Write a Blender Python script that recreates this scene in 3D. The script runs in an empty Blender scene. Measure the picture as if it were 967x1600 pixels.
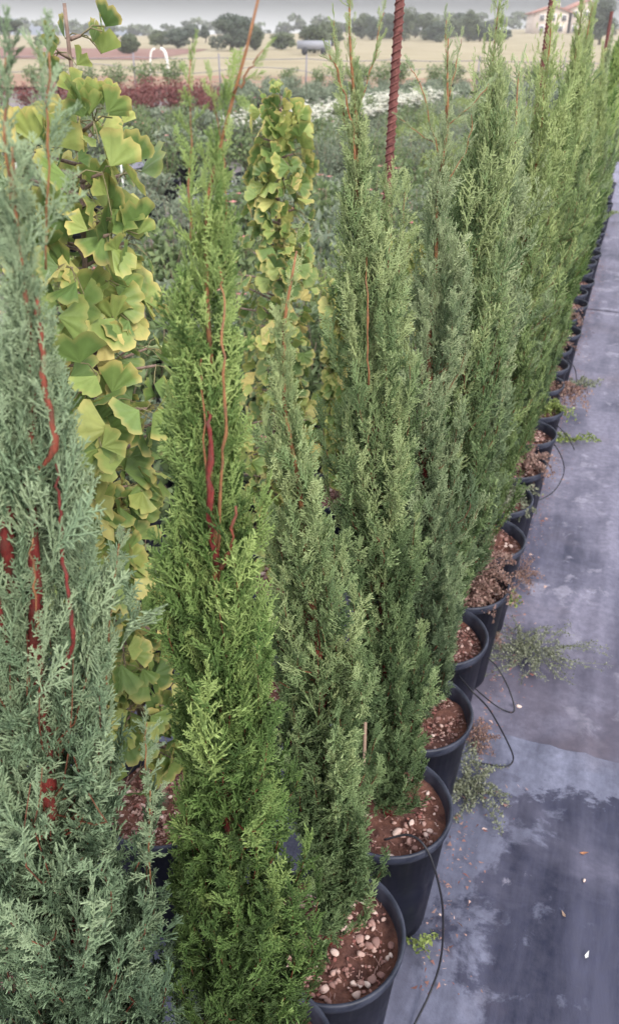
import bpy, math, random
import numpy as np
from mathutils import Vector
R = math.radians
SC = bpy.context.scene
COL = SC.collection

# ------------------------------------------------------------------ camera
CAM_H, PITCH, FPX, ROLL = 1.63, R(30.6), 1250.0, R(0.6)
cam = bpy.data.cameras.new('camera')
camo = bpy.data.objects.new('camera', cam)
COL.objects.link(camo)
camo.location = (0, 0, CAM_H)
from mathutils import Matrix
camo.rotation_euler = (Matrix.Rotation(math.pi/2 - PITCH, 3, 'X') @ Matrix.Rotation(ROLL, 3, 'Z')).to_euler()
cam.sensor_fit = 'VERTICAL'
cam.sensor_height = 36.0
cam.lens = 36.0 * FPX / 1600.0
cam.clip_start, cam.clip_end = 0.02, 6000
cam.dof.use_dof = True
cam.dof.focus_distance = 1.05
cam.dof.aperture_fstop = 9.0
SC.camera = camo

# ------------------------------------------------------------------ world: bright overcast
SUN_EL, SUN_AZ = R(36), R(148)      # azimuth clockwise from +Y
w = bpy.data.worlds.new('World')
SC.world = w
w.use_nodes = True
nt = w.node_tree
nt.nodes.clear()
sky = nt.nodes.new('ShaderNodeTexSky')
sky.sky_type = 'NISHITA'
sky.sun_disc = False
sky.sun_elevation, sky.sun_rotation = SUN_EL, SUN_AZ
geo = nt.nodes.new('ShaderNodeTexCoord')
sep = nt.nodes.new('ShaderNodeSeparateXYZ')
nt.links.new(geo.outputs['Generated'], sep.inputs[0])
ramp = nt.nodes.new('ShaderNodeValToRGB')
els = ramp.color_ramp.elements
els[0].position, els[0].color = 0.0, (4.6, 4.65, 4.7, 1)
els[1].position, els[1].color = 1.0, (8.0, 8.3, 9.2, 1)
for p, c in ((0.013, (3.1, 3.14, 3.2)), (0.034, (.55, .57, .62)), (0.09, (6.8, 6.8, 6.9)), (0.35, (10.8, 10.8, 11.0))):
    e = els.new(p); e.color = (*c, 1)
nt.links.new(sep.outputs[2], ramp.inputs[0])
mx = nt.nodes.new('ShaderNodeMix'); mx.data_type = 'RGBA'
mx.inputs[0].default_value = 0.94
nt.links.new(sky.outputs[0], mx.inputs[6]); nt.links.new(ramp.outputs[0], mx.inputs[7])
bg = nt.nodes.new('ShaderNodeBackground'); bg.inputs[1].default_value = 0.10
out = nt.nodes.new('ShaderNodeOutputWorld')
nt.links.new(mx.outputs[2], bg.inputs[0]); nt.links.new(bg.outputs[0], out.inputs[0])

sl = bpy.data.lights.new('sun', 'SUN')
sl.energy, sl.angle, sl.color = 1.5, R(16), (1.0, 0.93, 0.84)
so = bpy.data.objects.new('sun', sl); COL.objects.link(so)
d = Vector((math.sin(SUN_AZ)*math.cos(SUN_EL), math.cos(SUN_AZ)*math.cos(SUN_EL), math.sin(SUN_EL)))
so.rotation_euler = (-d).to_track_quat('-Z', 'Y').to_euler()
so.location = (4, -2, 8)
SC.view_settings.view_transform = 'Standard'
SC.view_settings.look = 'None'
SC.view_settings.gamma = 1.0
SC.view_settings.use_curve_mapping = False
SC.view_settings.exposure = 1.28
SC.cycles.use_denoising = True
SC.cycles.max_bounces = 7
SC.cycles.diffuse_bounces = 5
SC.cycles.transmission_bounces = 4

# ------------------------------------------------------------------ geometry helpers
def at(px, py, Y):
    """photo pixel (967x1600) -> (x, z) on the plane y = Y"""
    u, v = px-483.5, 800.0-py
    c, s = math.cos(ROLL), math.sin(ROLL)
    u, v = u*c - v*s, u*s + v*c
    dn = FPX*math.sin(PITCH) - v*math.cos(PITCH)
    fw = FPX*math.cos(PITCH) + v*math.sin(PITCH)
    return u/fw*Y, CAM_H - dn/fw*Y
def gnd(px, py, z=0.0):
    u, v = px-483.5, 800.0-py
    c, s = math.cos(ROLL), math.sin(ROLL)
    u, v = u*c - v*s, u*s + v*c
    dn = FPX*math.sin(PITCH) - v*math.cos(PITCH)
    fw = FPX*math.cos(PITCH) + v*math.sin(PITCH)
    k = (CAM_H-z)/dn
    return u*k, fw*k

class Geo:
    def __init__(s): s.V, s.F, s.A, s.n = [], [], [], 0
    def add(s, V, F, tint=0.5, tip=0.5):
        V = np.asarray(V, np.float32).reshape(-1, 3); F = np.asarray(F, np.int32).reshape(-1, 3)
        a = np.empty((len(V), 2), np.float32); a[:, 0] = tint; a[:, 1] = tip
        s.V.append(V); s.F.append(F+s.n); s.A.append(a); s.n += len(V)
    def quads(s, V, Q, **k):
        Q = np.asarray(Q, np.int32).reshape(-1, 4)
        s.add(V, np.concatenate([Q[:, [0, 1, 2]], Q[:, [0, 2, 3]]]), **k)
    def tube(s, P, rad, n=5, cap=True, **k):
        P = np.asarray(P, float); m = len(P)
        rad = np.broadcast_to(np.asarray(rad, float), (m,))
        T = np.gradient(P, axis=0); T /= np.linalg.norm(T, axis=1, keepdims=True)+1e-12
        ref = np.array([0., 0, 1]) if abs(T[:, 2]).mean() < .8 else np.array([0., 1, 0])
        N = np.cross(T, ref); N /= np.linalg.norm(N, axis=1, keepdims=True)+1e-12
        B = np.cross(T, N)
        a = np.arange(n)/n*2*math.pi
        V = (P[:, None]+rad[:, None, None]*(np.cos(a)[None, :, None]*N[:, None]+np.sin(a)[None, :, None]*B[:, None])).reshape(-1, 3)
        i = np.arange(m-1)[:, None]*n; j = np.arange(n)[None]; j2 = (j+1) % n
        Q = np.stack([i+j, i+j2, i+n+j2, i+n+j], -1).reshape(-1, 4)
        Fs = [Q[:, [0, 1, 2]], Q[:, [0, 2, 3]]]
        if cap:
            V = np.concatenate([V, P[:1], P[-1:]]); c0, c1 = m*n, m*n+1; jj = np.arange(n)
            Fs += [np.stack([(jj+1) % n, jj, jj*0+c0], 1), np.stack([(m-1)*n+jj, (m-1)*n+(jj+1) % n, jj*0+c1], 1)]
        s.add(V, np.concatenate(Fs), **k)
    def box(s, c, sz, rz=0, **k):
        x, y, z = [q/2 for q in sz]
        V = np.array([(a, b, e) for e in (-z, z) for a, b in ((-x, -y), (x, -y), (x, y), (-x, y))])
        cr, sr = math.cos(rz), math.sin(rz)
        V = V @ np.array([[cr, sr, 0], [-sr, cr, 0], [0, 0, 1]]) + np.array(c)
        s.quads(V, [(3, 2, 1, 0), (4, 5, 6, 7), (0, 1, 5, 4), (1, 2, 6, 5), (2, 3, 7, 6), (3, 0, 4, 7)], **k)
    def lathe(s, prof, n=40, **k):
        prof = np.asarray(prof, float); m = len(prof)
        a = np.arange(n)/n*2*math.pi
        V = np.stack([prof[:, 0, None]*np.cos(a), prof[:, 0, None]*np.sin(a), np.repeat(prof[:, 1, None], n, 1)], -1).reshape(-1, 3)
        i = np.arange(m-1)[:, None]*n; j = np.arange(n)[None]; j2 = (j+1) % n
        s.quads(V, np.stack([i+j, i+j2, i+n+j2, i+n+j], -1).reshape(-1, 4), **k)
    def arrays(s): return np.concatenate(s.V), np.concatenate(s.F), np.concatenate(s.A)

def mesh_from(name, g, mat, smooth=False):
    V, F, A = g.arrays()
    me = bpy.data.meshes.new(name)
    me.vertices.add(len(V)); me.vertices.foreach_set('co', V.ravel())
    me.loops.add(F.size); me.loops.foreach_set('vertex_index', F.ravel())
    me.polygons.add(len(F)); me.polygons.foreach_set('loop_start', np.arange(0, F.size, 3, dtype=np.int32))
    me.polygons.foreach_set('loop_total', np.full(len(F), 3, np.int32))
    if smooth: me.polygons.foreach_set('use_smooth', np.ones(len(F), bool))
    for i, nm in enumerate(('tint', 'tip')):
        at_ = me.attributes.new(nm, 'FLOAT', 'POINT'); at_.data.foreach_set('value', np.ascontiguousarray(A[:, i]))
    me.update(calc_edges=True)
    me.materials.append(mat)
    return me
def obj(name, data, mat=None, parent=None, smooth=False):
    if isinstance(data, Geo): data = mesh_from(name, data, mat, smooth)
    o = bpy.data.objects.new(name, data); COL.objects.link(o)
    if parent is not None: o.parent = parent
    return o
def tag(o, label=None, cat=None, group=None, kind=None):
    for k, v in (('label', label), ('category', cat), ('group', group), ('kind', kind)):
        if v: o[k] = v
    return o
def thing(name, label, cat, loc=(0, 0, 0), rz=0, group=None):
    o = bpy.data.objects.new(name, None); COL.objects.link(o)
    o.empty_display_size = .05
    o.location = loc; o.rotation_euler = (0, 0, rz)
    return tag(o, label, cat, group)
def dup(root, loc, rz=0, scale=1.0, label=None, group=None):
    def cp(o, par):
        c = o.copy(); COL.objects.link(c); c.parent = par
        for ch in list(o.children): cp(ch, c)
        return c
    r = cp(root, None)
    r.location = loc; r.rotation_euler = (0, 0, rz); r.scale = (scale,)*3
    return tag(r, label, None, group)

# ------------------------------------------------------------------ materials
class M:
    def __init__(s, name):
        s.m = bpy.data.materials.new(name); s.m.use_nodes = True
        s.t = s.m.node_tree; s.b = s.t.nodes['Principled BSDF']; s.o = s.t.nodes['Material Output']
    def n(s, ty, **k):
        x = s.t.nodes.new(ty)
        for a, v in k.items(): setattr(x, a, v)
        return x
    def l(s, a, b): s.t.links.new(a, b)
    def coord(s, scale=(1, 1, 1), rz=0):
        tc = s.n('ShaderNodeTexCoord'); mp = s.n('ShaderNodeMapping')
        mp.inputs['Scale'].default_value = scale; mp.inputs['Rotation'].default_value = (0, 0, rz)
        s.l(tc.outputs['Object'], mp.inputs[0]); return mp.outputs[0]
    def noise(s, vec, scale, detail=4, rough=.55, dist=0):
        x = s.n('ShaderNodeTexNoise'); x.inputs['Scale'].default_value = scale
        x.inputs['Detail'].default_value = detail; x.inputs['Roughness'].default_value = rough
        x.inputs['Distortion'].default_value = dist
        s.l(vec, x.inputs['Vector']); return x.outputs[0]
    def ramp(s, fac, stops):
        r = s.n('ShaderNodeValToRGB'); e = r.color_ramp.elements
        for i, (p, c) in enumerate(stops):
            c = (*c, 1) if isinstance(c, tuple) else (c, c, c, 1)
            if i < 2: e[i].position, e[i].color = p, c
            else: x = e.new(p); x.color = c
        s.l(fac, r.inputs[0]); return r.outputs[0]
    def mix(s, f, a, b, mode='MIX'):
        x = s.n('ShaderNodeMix'); x.data_type = 'RGBA'; x.blend_type = mode
        for i, v in ((0, f), (6, a), (7, b)):
            if hasattr(v, 'links'): s.l(v, x.inputs[i])
            elif isinstance(v, tuple): x.inputs[i].default_value = (*v, 1)
            else: x.inputs[i].default_value = v
        return x.outputs[2]
    def attr(s, nm):
        a = s.n('ShaderNodeAttribute'); a.attribute_name = nm; return a.outputs['Fac']
    def mul(s, a, b, op='MULTIPLY'):
        x = s.n('ShaderNodeMath'); x.operation = op
        for i, v in enumerate((a, b)):
            if hasattr(v, 'links'): s.l(v, x.inputs[i])
            else: x.inputs[i].default_value = v
        return x.outputs[0]
    def bump(s, h, strength, dist):
        x = s.n('ShaderNodeBump'); x.inputs['Strength'].default_value = strength; x.inputs['Distance'].default_value = dist
        s.l(h, x.inputs['Height']); s.l(x.outputs[0], s.b.inputs['Normal'])
    def done(s, col, rough=.7, spec=.3, trans=0):
        if hasattr(col, 'links'): s.l(col, s.b.inputs['Base Color'])
        else: s.b.inputs['Base Color'].default_value = (*col, 1)
        s.b.inputs['Roughness'].default_value = rough
        s.b.inputs['Specular IOR Level'].default_value = spec
        if trans:
            tr = s.n('ShaderNodeBsdfTranslucent'); mixs = s.n('ShaderNodeMixShader'); mixs.inputs[0].default_value = trans
            if hasattr(col, 'links'): s.l(col, tr.inputs[0])
            else: tr.inputs[0].default_value = (*col, 1)
            s.l(s.b.outputs[0], mixs.inputs[1]); s.l(tr.outputs[0], mixs.inputs[2]); s.l(mixs.outputs[0], s.o.inputs[0])
        return s.m

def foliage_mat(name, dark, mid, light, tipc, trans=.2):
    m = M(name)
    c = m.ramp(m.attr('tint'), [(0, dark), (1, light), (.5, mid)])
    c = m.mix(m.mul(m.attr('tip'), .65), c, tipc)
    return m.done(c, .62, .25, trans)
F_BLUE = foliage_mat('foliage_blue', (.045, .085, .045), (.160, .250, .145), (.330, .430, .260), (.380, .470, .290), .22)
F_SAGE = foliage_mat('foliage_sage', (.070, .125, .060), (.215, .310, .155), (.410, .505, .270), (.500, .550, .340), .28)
F_GREEN = foliage_mat('foliage_green', (.022, .055, .015), (.090, .190, .045), (.370, .480, .165), (.430, .550, .200), .28)  # dark end deepened for the shade painted into the low sprays
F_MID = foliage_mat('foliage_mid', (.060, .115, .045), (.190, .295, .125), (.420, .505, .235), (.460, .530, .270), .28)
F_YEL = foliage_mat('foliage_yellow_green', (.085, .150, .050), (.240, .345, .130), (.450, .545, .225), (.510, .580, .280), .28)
FOLS = {'blue': F_SAGE, 'green': F_GREEN, 'mid': F_MID, 'yel': F_YEL}

def bark_mat(name, a, b, c):
    m = M(name); v = m.coord((1, 1, .3))
    n = m.noise(v, 330, 5, .75)
    col = m.ramp(n, [(.3, a), (.7, b)])
    col = m.mix(m.attr('tip'), col, c)
    col = m.mix(m.ramp(m.noise(m.coord(), 90, 3), [(.48, 0.0), (.62, .45)]), col, (.10, .065, .05))
    m.bump(n, 1.0, .002)
    return m.done(col, .6, .3)
BARK_RED = bark_mat('cypress_bark', (.075, .012, .012), (.30, .048, .042), (.30, .14, .065))
BARK_GREY = bark_mat('ginkgo_bark', (.16, .11, .09), (.32, .23, .19), (.22, .20, .10))
BARK_TREE = bark_mat('tree_bark', (.05, .04, .03), (.10, .08, .06), (.12, .10, .07))

m = M('black_plastic'); v = m.coord()
n = m.noise(v, 9, 5, .6); st = m.noise(m.coord((1, 1, .15)), 60, 3)
c = m.mix(m.ramp(n, [(.45, 0.0), (.8, .5)]), (.004, .005, .013), (.020, .020, .034))
c = m.mix(m.ramp(st, [(.55, 0.0), (.8, .25)]), c, (.10, .09, .10))
m.l(m.ramp(n, [(.3, .38), (.7, .6)]), m.b.inputs['Roughness'])
m.bump(n, .1, .002)
POT = m.done(c, .6, .22)
m = M('pot_rim'); v = m.coord(); n = m.noise(v, 30, 4)
RIM = m.done(m.ramp(n, [(.35, (.011, .014, .027)), (.75, (.040, .045, .068))]), .5, .35)

m = M('soil'); v = m.coord(); n = m.noise(v, 55, 6, .7); n2 = m.noise(v, 11, 3)
c = m.mix(m.ramp(n2, [(.4, 0.0), (.62, 1.0)]), m.ramp(n, [(.3, (.030, .015, .015)), (.7, (.115, .060, .053))]), m.ramp(n, [(.3, (.08, .036, .028)), (.7, (.20, .095, .07))]))
m.bump(n, .9, .006)
SOIL = m.done(c, .95, .1)
m = M('pebble'); n = m.noise(m.coord(), 90, 3)
c = m.ramp(m.attr('tint'), [(0, (.20, .075, .065)), (1, (.62, .50, .45)), (.35, (.22, .13, .115)), (.65, (.37, .24, .21))])
PEB = m.done(m.mix(m.ramp(n, [(.4, 0.0), (.7, .4)]), c, (.30, .14, .11)), .85, .2)

def leaf_mat(name, stops, tipc, trans=.25, rough=.5, tipw=1.0):
    m = M(name); c = m.ramp(m.attr('tint'), stops)
    c = m.mix(m.mul(m.attr('tip'), tipw), c, tipc)
    n = m.noise(m.coord(), 60, 3)
    c = m.mix(m.ramp(n, [(.35, 0.0), (.75, .3)]), c, (.05, .07, .02))
    return m.done(c, rough, .3, trans)
GINK = leaf_mat('ginkgo_leaf', [(0, (.085, .145, .045)), (1, (.70, .58, .24)), (.35, (.17, .26, .075)), (.65, (.34, .40, .12))], (.70, .54, .20), tipw=.95, trans=.26)
SHRUB = leaf_mat('shrub_leaf', [(0, (.05, .085, .035)), (1, (.22, .28, .12)), (.5, (.11, .16, .07))], (.25, .32, .15), tipw=.4)
SHRUB_G = leaf_mat('grey_green_leaf', [(0, (.08, .11, .08)), (1, (.27, .31, .22)), (.5, (.15, .19, .13))], (.30, .34, .24), tipw=.4)
SHRUB_R = leaf_mat('burgundy_leaf', [(0, (.075, .022, .028)), (1, (.26, .09, .095)), (.5, (.15, .045, .05))], (.28, .10, .09), tipw=.4)
DRY = leaf_mat('dry_weed', [(0, (.13, .075, .06)), (1, (.42, .30, .25)), (.5, (.26, .16, .14))], (.40, .22, .20), tipw=.4)
WEEDG = leaf_mat('grey_weed', [(0, (.09, .11, .075)), (1, (.34, .34, .26)), (.5, (.19, .21, .15))], (.36, .38, .25), tipw=.4)
WEEDY = leaf_mat('green_weed', [(0, (.10, .15, .04)), (1, (.36, .42, .14)), (.5, (.20, .27, .08))], (.4, .45, .16), tipw=.4)
PETAL = leaf_mat('white_petal', [(0, (.62, .60, .50)), (1, (.88, .87, .80)), (.5, (.78, .76, .66))], (.88, .86, .78), tipw=.2)
PINKP = leaf_mat('pink_petal', [(0, (.45, .12, .13)), (1, (.70, .30, .28)), (.5, (.6, .2, .2))], (.7, .35, .3), tipw=.3)
CROWN = leaf_mat('tree_leaf', [(0, (.05, .065, .035)), (1, (.16, .19, .10)), (.5, (.095, .12, .065))], (.11, .13, .07), tipw=.2)
CROWN_P = leaf_mat('pine_leaf', [(0, (.04, .058, .045)), (1, (.13, .155, .11)), (.5, (.075, .098, .07))], (.1, .12, .08), tipw=.2)

# nursery fabric: black woven polypropylene under dust and lime stains
def fabric(name, dust_lo, dust_hi, base=(.035, .038, .065), base2=(.085, .085, .12), spot_t=.575, near=False):
    m = M(name); v = m.coord()
    vs = m.coord((1.0, .16, 1))
    big = m.noise(v, 2.1, 7, .62, .4)
    st = m.noise(vs, 9, 6, .65)
    fine = m.noise(v, 45, 5, .7)
    spot = m.noise(v, 6.5, 8, .68, .3)
    c = m.mix(m.ramp(st, [(.40, 0.0), (.60, 1.0)]), base, base2)
    f = m.ramp(big, [(dust_lo, 0.0), (dust_hi, 1.0)])
    c = m.mix(m.mul(f, m.ramp(st, [(.25, .45), (.6, .95)])), c, (.215, .205, .275))
    wv = m.noise(v, 3.1, 4, .6)
    ed = m.ramp(spot, [(spot_t-.01, 0.0), (spot_t+.035, 1.0)])
    c = m.mix(m.mul(m.mul(ed, m.ramp(wv, [(.46, 0.0), (.52, 1.0)])), .5), c, (.36, .345, .425))
    if near:
        sx = m.n('ShaderNodeSeparateXYZ'); m.l(v, sx.inputs[0])
        wob = m.mul(m.mul(m.ramp(spot, [(.35, 0.0), (.65, 1.0)]), -.5, 'ADD'), .16)
        k1 = m.ramp(m.mul(m.mul(sx.outputs[1], wob, 'ADD'), .5), [(.742, 0.0), (.756, .95)])
        k2 = m.ramp(m.mul(m.mul(m.mul(sx.outputs[0], m.mul(wob, 2.2), 'ADD'), 1.0, 'ADD'), .5), [(.49, .7), (.53, 0.0)])
        c = m.mix(m.mul(m.mul(k1, k2, 'MAXIMUM'), m.ramp(st, [(.35, .45), (.6, 1.0)])), c, (.195, .205, .285))
    else:
        sx = m.n('ShaderNodeSeparateXYZ'); m.l(v, sx.inputs[0])
        c = m.mix(m.mul(m.ramp(m.mul(sx.outputs[1], .25), [(.42, .9), (.60, 0.0)]), m.ramp(m.noise(v, 5, 5), [(.4, .4), (.6, 1.0)])), c, (.075, .062, .085))
    br = m.noise(v, 1.7, 5, .6)
    c = m.mix(m.ramp(br, [(.56, 0.0), (.74, .55)]), c, (.17, .135, .155))
    c = m.mix(m.ramp(fine, [(.35, .45), (.65, 0.0)]), c, (.05, .05, .075))
    m.l(m.ramp(big, [(.35, .58), (.65, .8)]), m.b.inputs['Roughness'])
    wa = m.n('ShaderNodeTexWave'); wa.inputs['Scale'].default_value = 120; wa.inputs['Distortion'].default_value = 1.5
    m.l(v, wa.inputs['Vector'])
    m.bump(m.mix(.75, wa.outputs[0], st), .25, .004)
    r = m.done(c, .6, .25)
    return r
FAB_FAR = fabric('fabric_dusty', .34, .54, (.030, .032, .062), (.100, .098, .150), .555)
FAB_NEAR = fabric('fabric_dark', .50, .80, (.012, .014, .034), (.050, .052, .088), .66, True)
m = M('straw'); v = m.coord(); n = m.noise(v, .12, 6, .6); n2 = m.noise(m.coord((.2, 1, 1)), .9, 5)
STRAW = m.done(m.mix(m.ramp(n2, [(.4, 0.0), (.7, .5)]), m.ramp(n, [(.3, (.23, .19, .12)), (.7, (.32, .27, .185))]), (.21, .20, .115)), .95, .1)
m = M('red_earth'); n = m.noise(m.coord((.25, 1, 1)), .5, 6, .6)
REDE = m.done(m.ramp(n, [(.35, (.17, .09, .075)), (.7, (.22, .135, .11))]), .95, .1)
m = M('orange_earth'); n = m.noise(m.coord((.4, 1, 1)), .8, 6, .65)
ORE = m.done(m.ramp(n, [(.35, (.24, .125, .09)), (.52, (.25, .165, .115)), (.62, (.16, .15, .095))]), .95, .1)
m = M('yard_ground'); v = m.coord(); n = m.noise(v, .8, 7, .65); n2 = m.noise(v, 12, 5)
c = m.mix(m.ramp(n, [(.42, 0.0), (.6, 1.0)]), m.ramp(n2, [(.3, (.13, .11, .12)), (.7, (.22, .19, .20))]), m.ramp(n2, [(.3, (.10, .12, .07)), (.7, (.20, .19, .12))]))
GRND = m.done(c, .95, .1)
m = M('lilac_path'); v = m.coord(); n = m.noise(v, 3, 6)
PATHM = m.done(m.ramp(n, [(.35, (.16, .15, .19)), (.65, (.25, .24, .29))]), .8, .3)
m = M('hill'); n = m.noise(m.coord(), .01, 5)
HILL = m.done(m.ramp(n, [(.4, (.13, .15, .18)), (.6, (.20, .21, .23))]), 1, .0)
def flat(name, col, rough=.6, spec=.3):
    m = M(name); n = m.noise(m.coord(), 12, 4)
    return m.done(m.mix(m.ramp(n, [(.35, 0.0), (.75, .3)]), col, tuple(q*.6 for q in col)), rough, spec)
TUBE = flat('drip_tube_black', (.018, .018, .024), .45)
WHITE = flat('white_plastic', (.75, .74, .72), .5)
WALL = flat('render_wall', (.52, .44, .38), .9)
ROOF = flat('roof_tile', (.33, .16, .12), .9)
GLASS = flat('window_dark', (.10, .10, .11), .2, .5)
WIRE = flat('wire', (.20, .19, .22), .6)
CANE = flat('cane', (.30, .21, .16), .7)
BROWNL = flat('brown_leaf', (.42, .19, .10), .7)
m = M('rusty_rebar'); n = m.noise(m.coord(), 120, 5)
REBAR = m.done(m.ramp(n, [(.3, (.07, .025, .025)), (.7, (.21, .085, .075))]), .85, .2)

# ------------------------------------------------------------------ setting
def hgt(x, y):
    x, y = np.asarray(x, float), np.asarray(y, float)
    s = np.clip((y-70)/230, 0, 1); s = s*s*(3-2*s)
    k = .35+.65*np.clip((x+60)/140, 0, 1)
    return s*5.2*k
def sheet(name, x0, x1, y0, y1, mat, dz, nx=30, ny=30, wob=0, kind='structure'):
    xs = np.linspace(0, 1, nx); ys = np.linspace(0, 1, ny)
    U, Vv = np.meshgrid(xs, ys)
    X = x0+(x1-x0)*U; Y = y0+(y1-y0)*Vv
    if wob:
        Y = Y + wob*np.sin(X*.31+y0)*np.where((Vv > .99) | (Vv < .01), 1, 0) + wob*.5*np.sin(X*1.1)*np.where((Vv > .99) | (Vv < .01), 1, 0)
    Z = hgt(X, Y)+dz
    g = Geo(); i = np.arange(ny-1)[:, None]*nx; j = np.arange(nx-1)[None]
    g.quads(np.stack([X, Y, Z], -1).reshape(-1, 3), np.stack([i+j, i+j+1, i+nx+j+1, i+nx+j], -1).reshape(-1, 4))
    return tag(obj(name, g, mat, smooth=True), kind=kind)
sheet('ground', -1200, 1200, -20, 2400, GRND, -.06, 121, 243)
sheet('straw_field', -260, 260, 37, 330, STRAW, .02, 80, 80)
sheet('red_field', -120, -13.5, 74, 118, REDE, .06, 40, 20)
sheet('earth_strip', -90, 60, 33, 44, ORE, .05, 120, 6, wob=.9)
# hills
def hill(x, y, rx, ry, h):
    g = Geo(); n = 40
    a = np.linspace(-1, 1, n); U, Vv = np.meshgrid(a, a); rr = np.clip(1-U**2-Vv**2, 0, 1)
    Z = h*rr*(1+.25*np.sin(U*5+1)*np.cos(Vv*4))
    i = np.arange(n-1)[:, None]*n; j = np.arange(n-1)[None]
    g.quads(np.stack([x+U*rx, y+Vv*ry, Z-1], -1).reshape(-1, 3), np.stack([i+j, i+j+1, i+n+j+1, i+n+j], -1).reshape(-1, 4))
    return tag(obj('hills', g, HILL, smooth=True), kind='structure')
hill(-560, 1700, 150, 90, 24); hill(-420, 1750, 170, 90, 17); hill(500, 1800, 500, 90, 12)

# nursery fabric sheets, in the row's own frame: u along the row, w across
UA = R(20.0)
U2 = np.array([math.sin(UA), math.cos(UA)]); W2 = np.array([math.cos(UA), -math.sin(UA)])
rng = np.random.default_rng(5)
def mat_sheet(name, w0, w1, u0, u1, mat, dz, step, seed=0):
    nx = int((w1-w0)/step)+1; ny = int((u1-u0)/step)+1
    Wx, Uy = np.meshgrid(np.linspace(w0, w1, nx), np.linspace(u0, u1, ny))
    r = np.random.default_rng(seed)
    Z = np.zeros_like(Wx)
    for k in range(14):      # creases running along the row
        c = r.uniform(w0, w1); wd = r.uniform(.006, .02); h = r.uniform(.001, .005)
        a0, ln = r.uniform(u0, u1), r.uniform(.5, 2.5)
        Z += h*np.exp(-((Wx-c-.03*np.sin(Uy*1.7+k))/wd)**2)*np.exp(-((Uy-a0)/ln)**4)
    Z += .009*np.exp(-((Wx-.18-.008*np.sin(Uy*3))/.016)**2)*np.exp(-((Uy-2.2)/1.2)**4)
    Z += .006*np.exp(-((Wx-.085)/.012)**2)*np.exp(-((Uy-1.95)/.6)**4)
    Z += .003*np.sin(Wx*9+2*np.sin(Uy*1.3))*np.sin(Uy*2.1+1)
    g = Geo(); i = np.arange(ny-1)[:, None]*nx; j = np.arange(nx-1)[None]
    g.quads(np.stack([Wx, Uy, Z+dz], -1).reshape(-1, 3), np.stack([i+j, i+j+1, i+nx+j+1, i+nx+j], -1).reshape(-1, 4))
    o = obj(name, g, mat, smooth=True); o.rotation_euler = (0, 0, -UA)
    return tag(o, kind='structure')
mat_sheet('path', -.75, 3.2, 1.58, 6.0, FAB_FAR, -.004, .022, 1)
mat_sheet('path', -.75, 3.2, 5.95, 34, FAB_FAR, .001, .12, 2)
mat_sheet('path', -.75, 3.2, -1.5, 1.66, FAB_NEAR, .005, .022, 3)
mat_sheet('path', -3.2, -.72, -1.5, 34, FAB_NEAR, -.012, .15, 4)

# ------------------------------------------------------------------ pots
def pot_geo(rt=.125, rb=.100, h=.33):
    a = Geo(); a.lathe([(0.002, .0), (rb-.004, .0), (rb, .004), (rb+(rt-rb)*.5-.001, h*.5), (rt-.004, h-.022), (rt-.002, h-.022)], 48)
    r = Geo(); r.lathe([(rt-.0035, h-.024), (rt+.0015, h-.022), (rt+.003, h-.012), (rt+.004, h-.003), (rt+.002, h+.001), (rt-.002, h),
                        (rt-.005, h-.006), (rt-.0075, h-.03), (rt-.010, h-.07)], 48)
    return a, r
def soil_geo(rad, z, seed):
    g = Geo(); r = np.random.default_rng(seed); n, m_ = 48, 12
    V = [(0, 0, z+.006)]; 
    ph = r.uniform(0, 6, 4)
    for i in range(1, m_+1):
        for j in range(n):
            q = i/m_*rad; a = j/n*2*math.pi; x, y = q*math.cos(a), q*math.sin(a)
            V.append((x, y, z+.006*math.sin(40*x+ph[0])*math.sin(37*y+ph[1])+.004*math.sin(90*x+ph[2])+r.uniform(-.0015, .0015)))
    T = [(0, 1+j, 1+(j+1) % n) for j in range(n)]
    for i in range(m_-1):
        for j in range(n):
            a, b = 1+i*n+j, 1+i*n+(j+1) % n; T += [(a, a+n, b+n), (a, b+n, b)]
    g.add(V, T); return g
_ico = None
def stone(g, c, s, r, tint):
    global _ico
    if _ico is None:
        import bmesh
        bm = bmesh.new(); bmesh.ops.create_icosphere(bm, subdivisions=2, radius=1)
        _ico = (np.array([v.co[:] for v in bm.verts]), np.array([[v.index for v in f.verts] for f in bm.faces])); bm.free()
    V, F = _ico
    k = r.normal(size=(5, 3)); V2 = V.copy()
    for q in k:        # knock facets off the sphere
        q = q/np.linalg.norm(q); dd = V2@q; V2 -= np.where(dd > .62, dd-.62, 0)[:, None]*q
    V2 = V2*(1+.05*r.normal(size=(len(V), 1)))*np.array([1, r.uniform(.55, .9), r.uniform(.4, .7)])*s
    a = r.uniform(0, 6.28); ca, sa = math.cos(a), math.sin(a)
    V2 = V2@np.array([[ca, sa, 0], [-sa, ca, 0], [0, 0, 1]])+np.array(c)
    g.add(V2, F, tint=tint)
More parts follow.
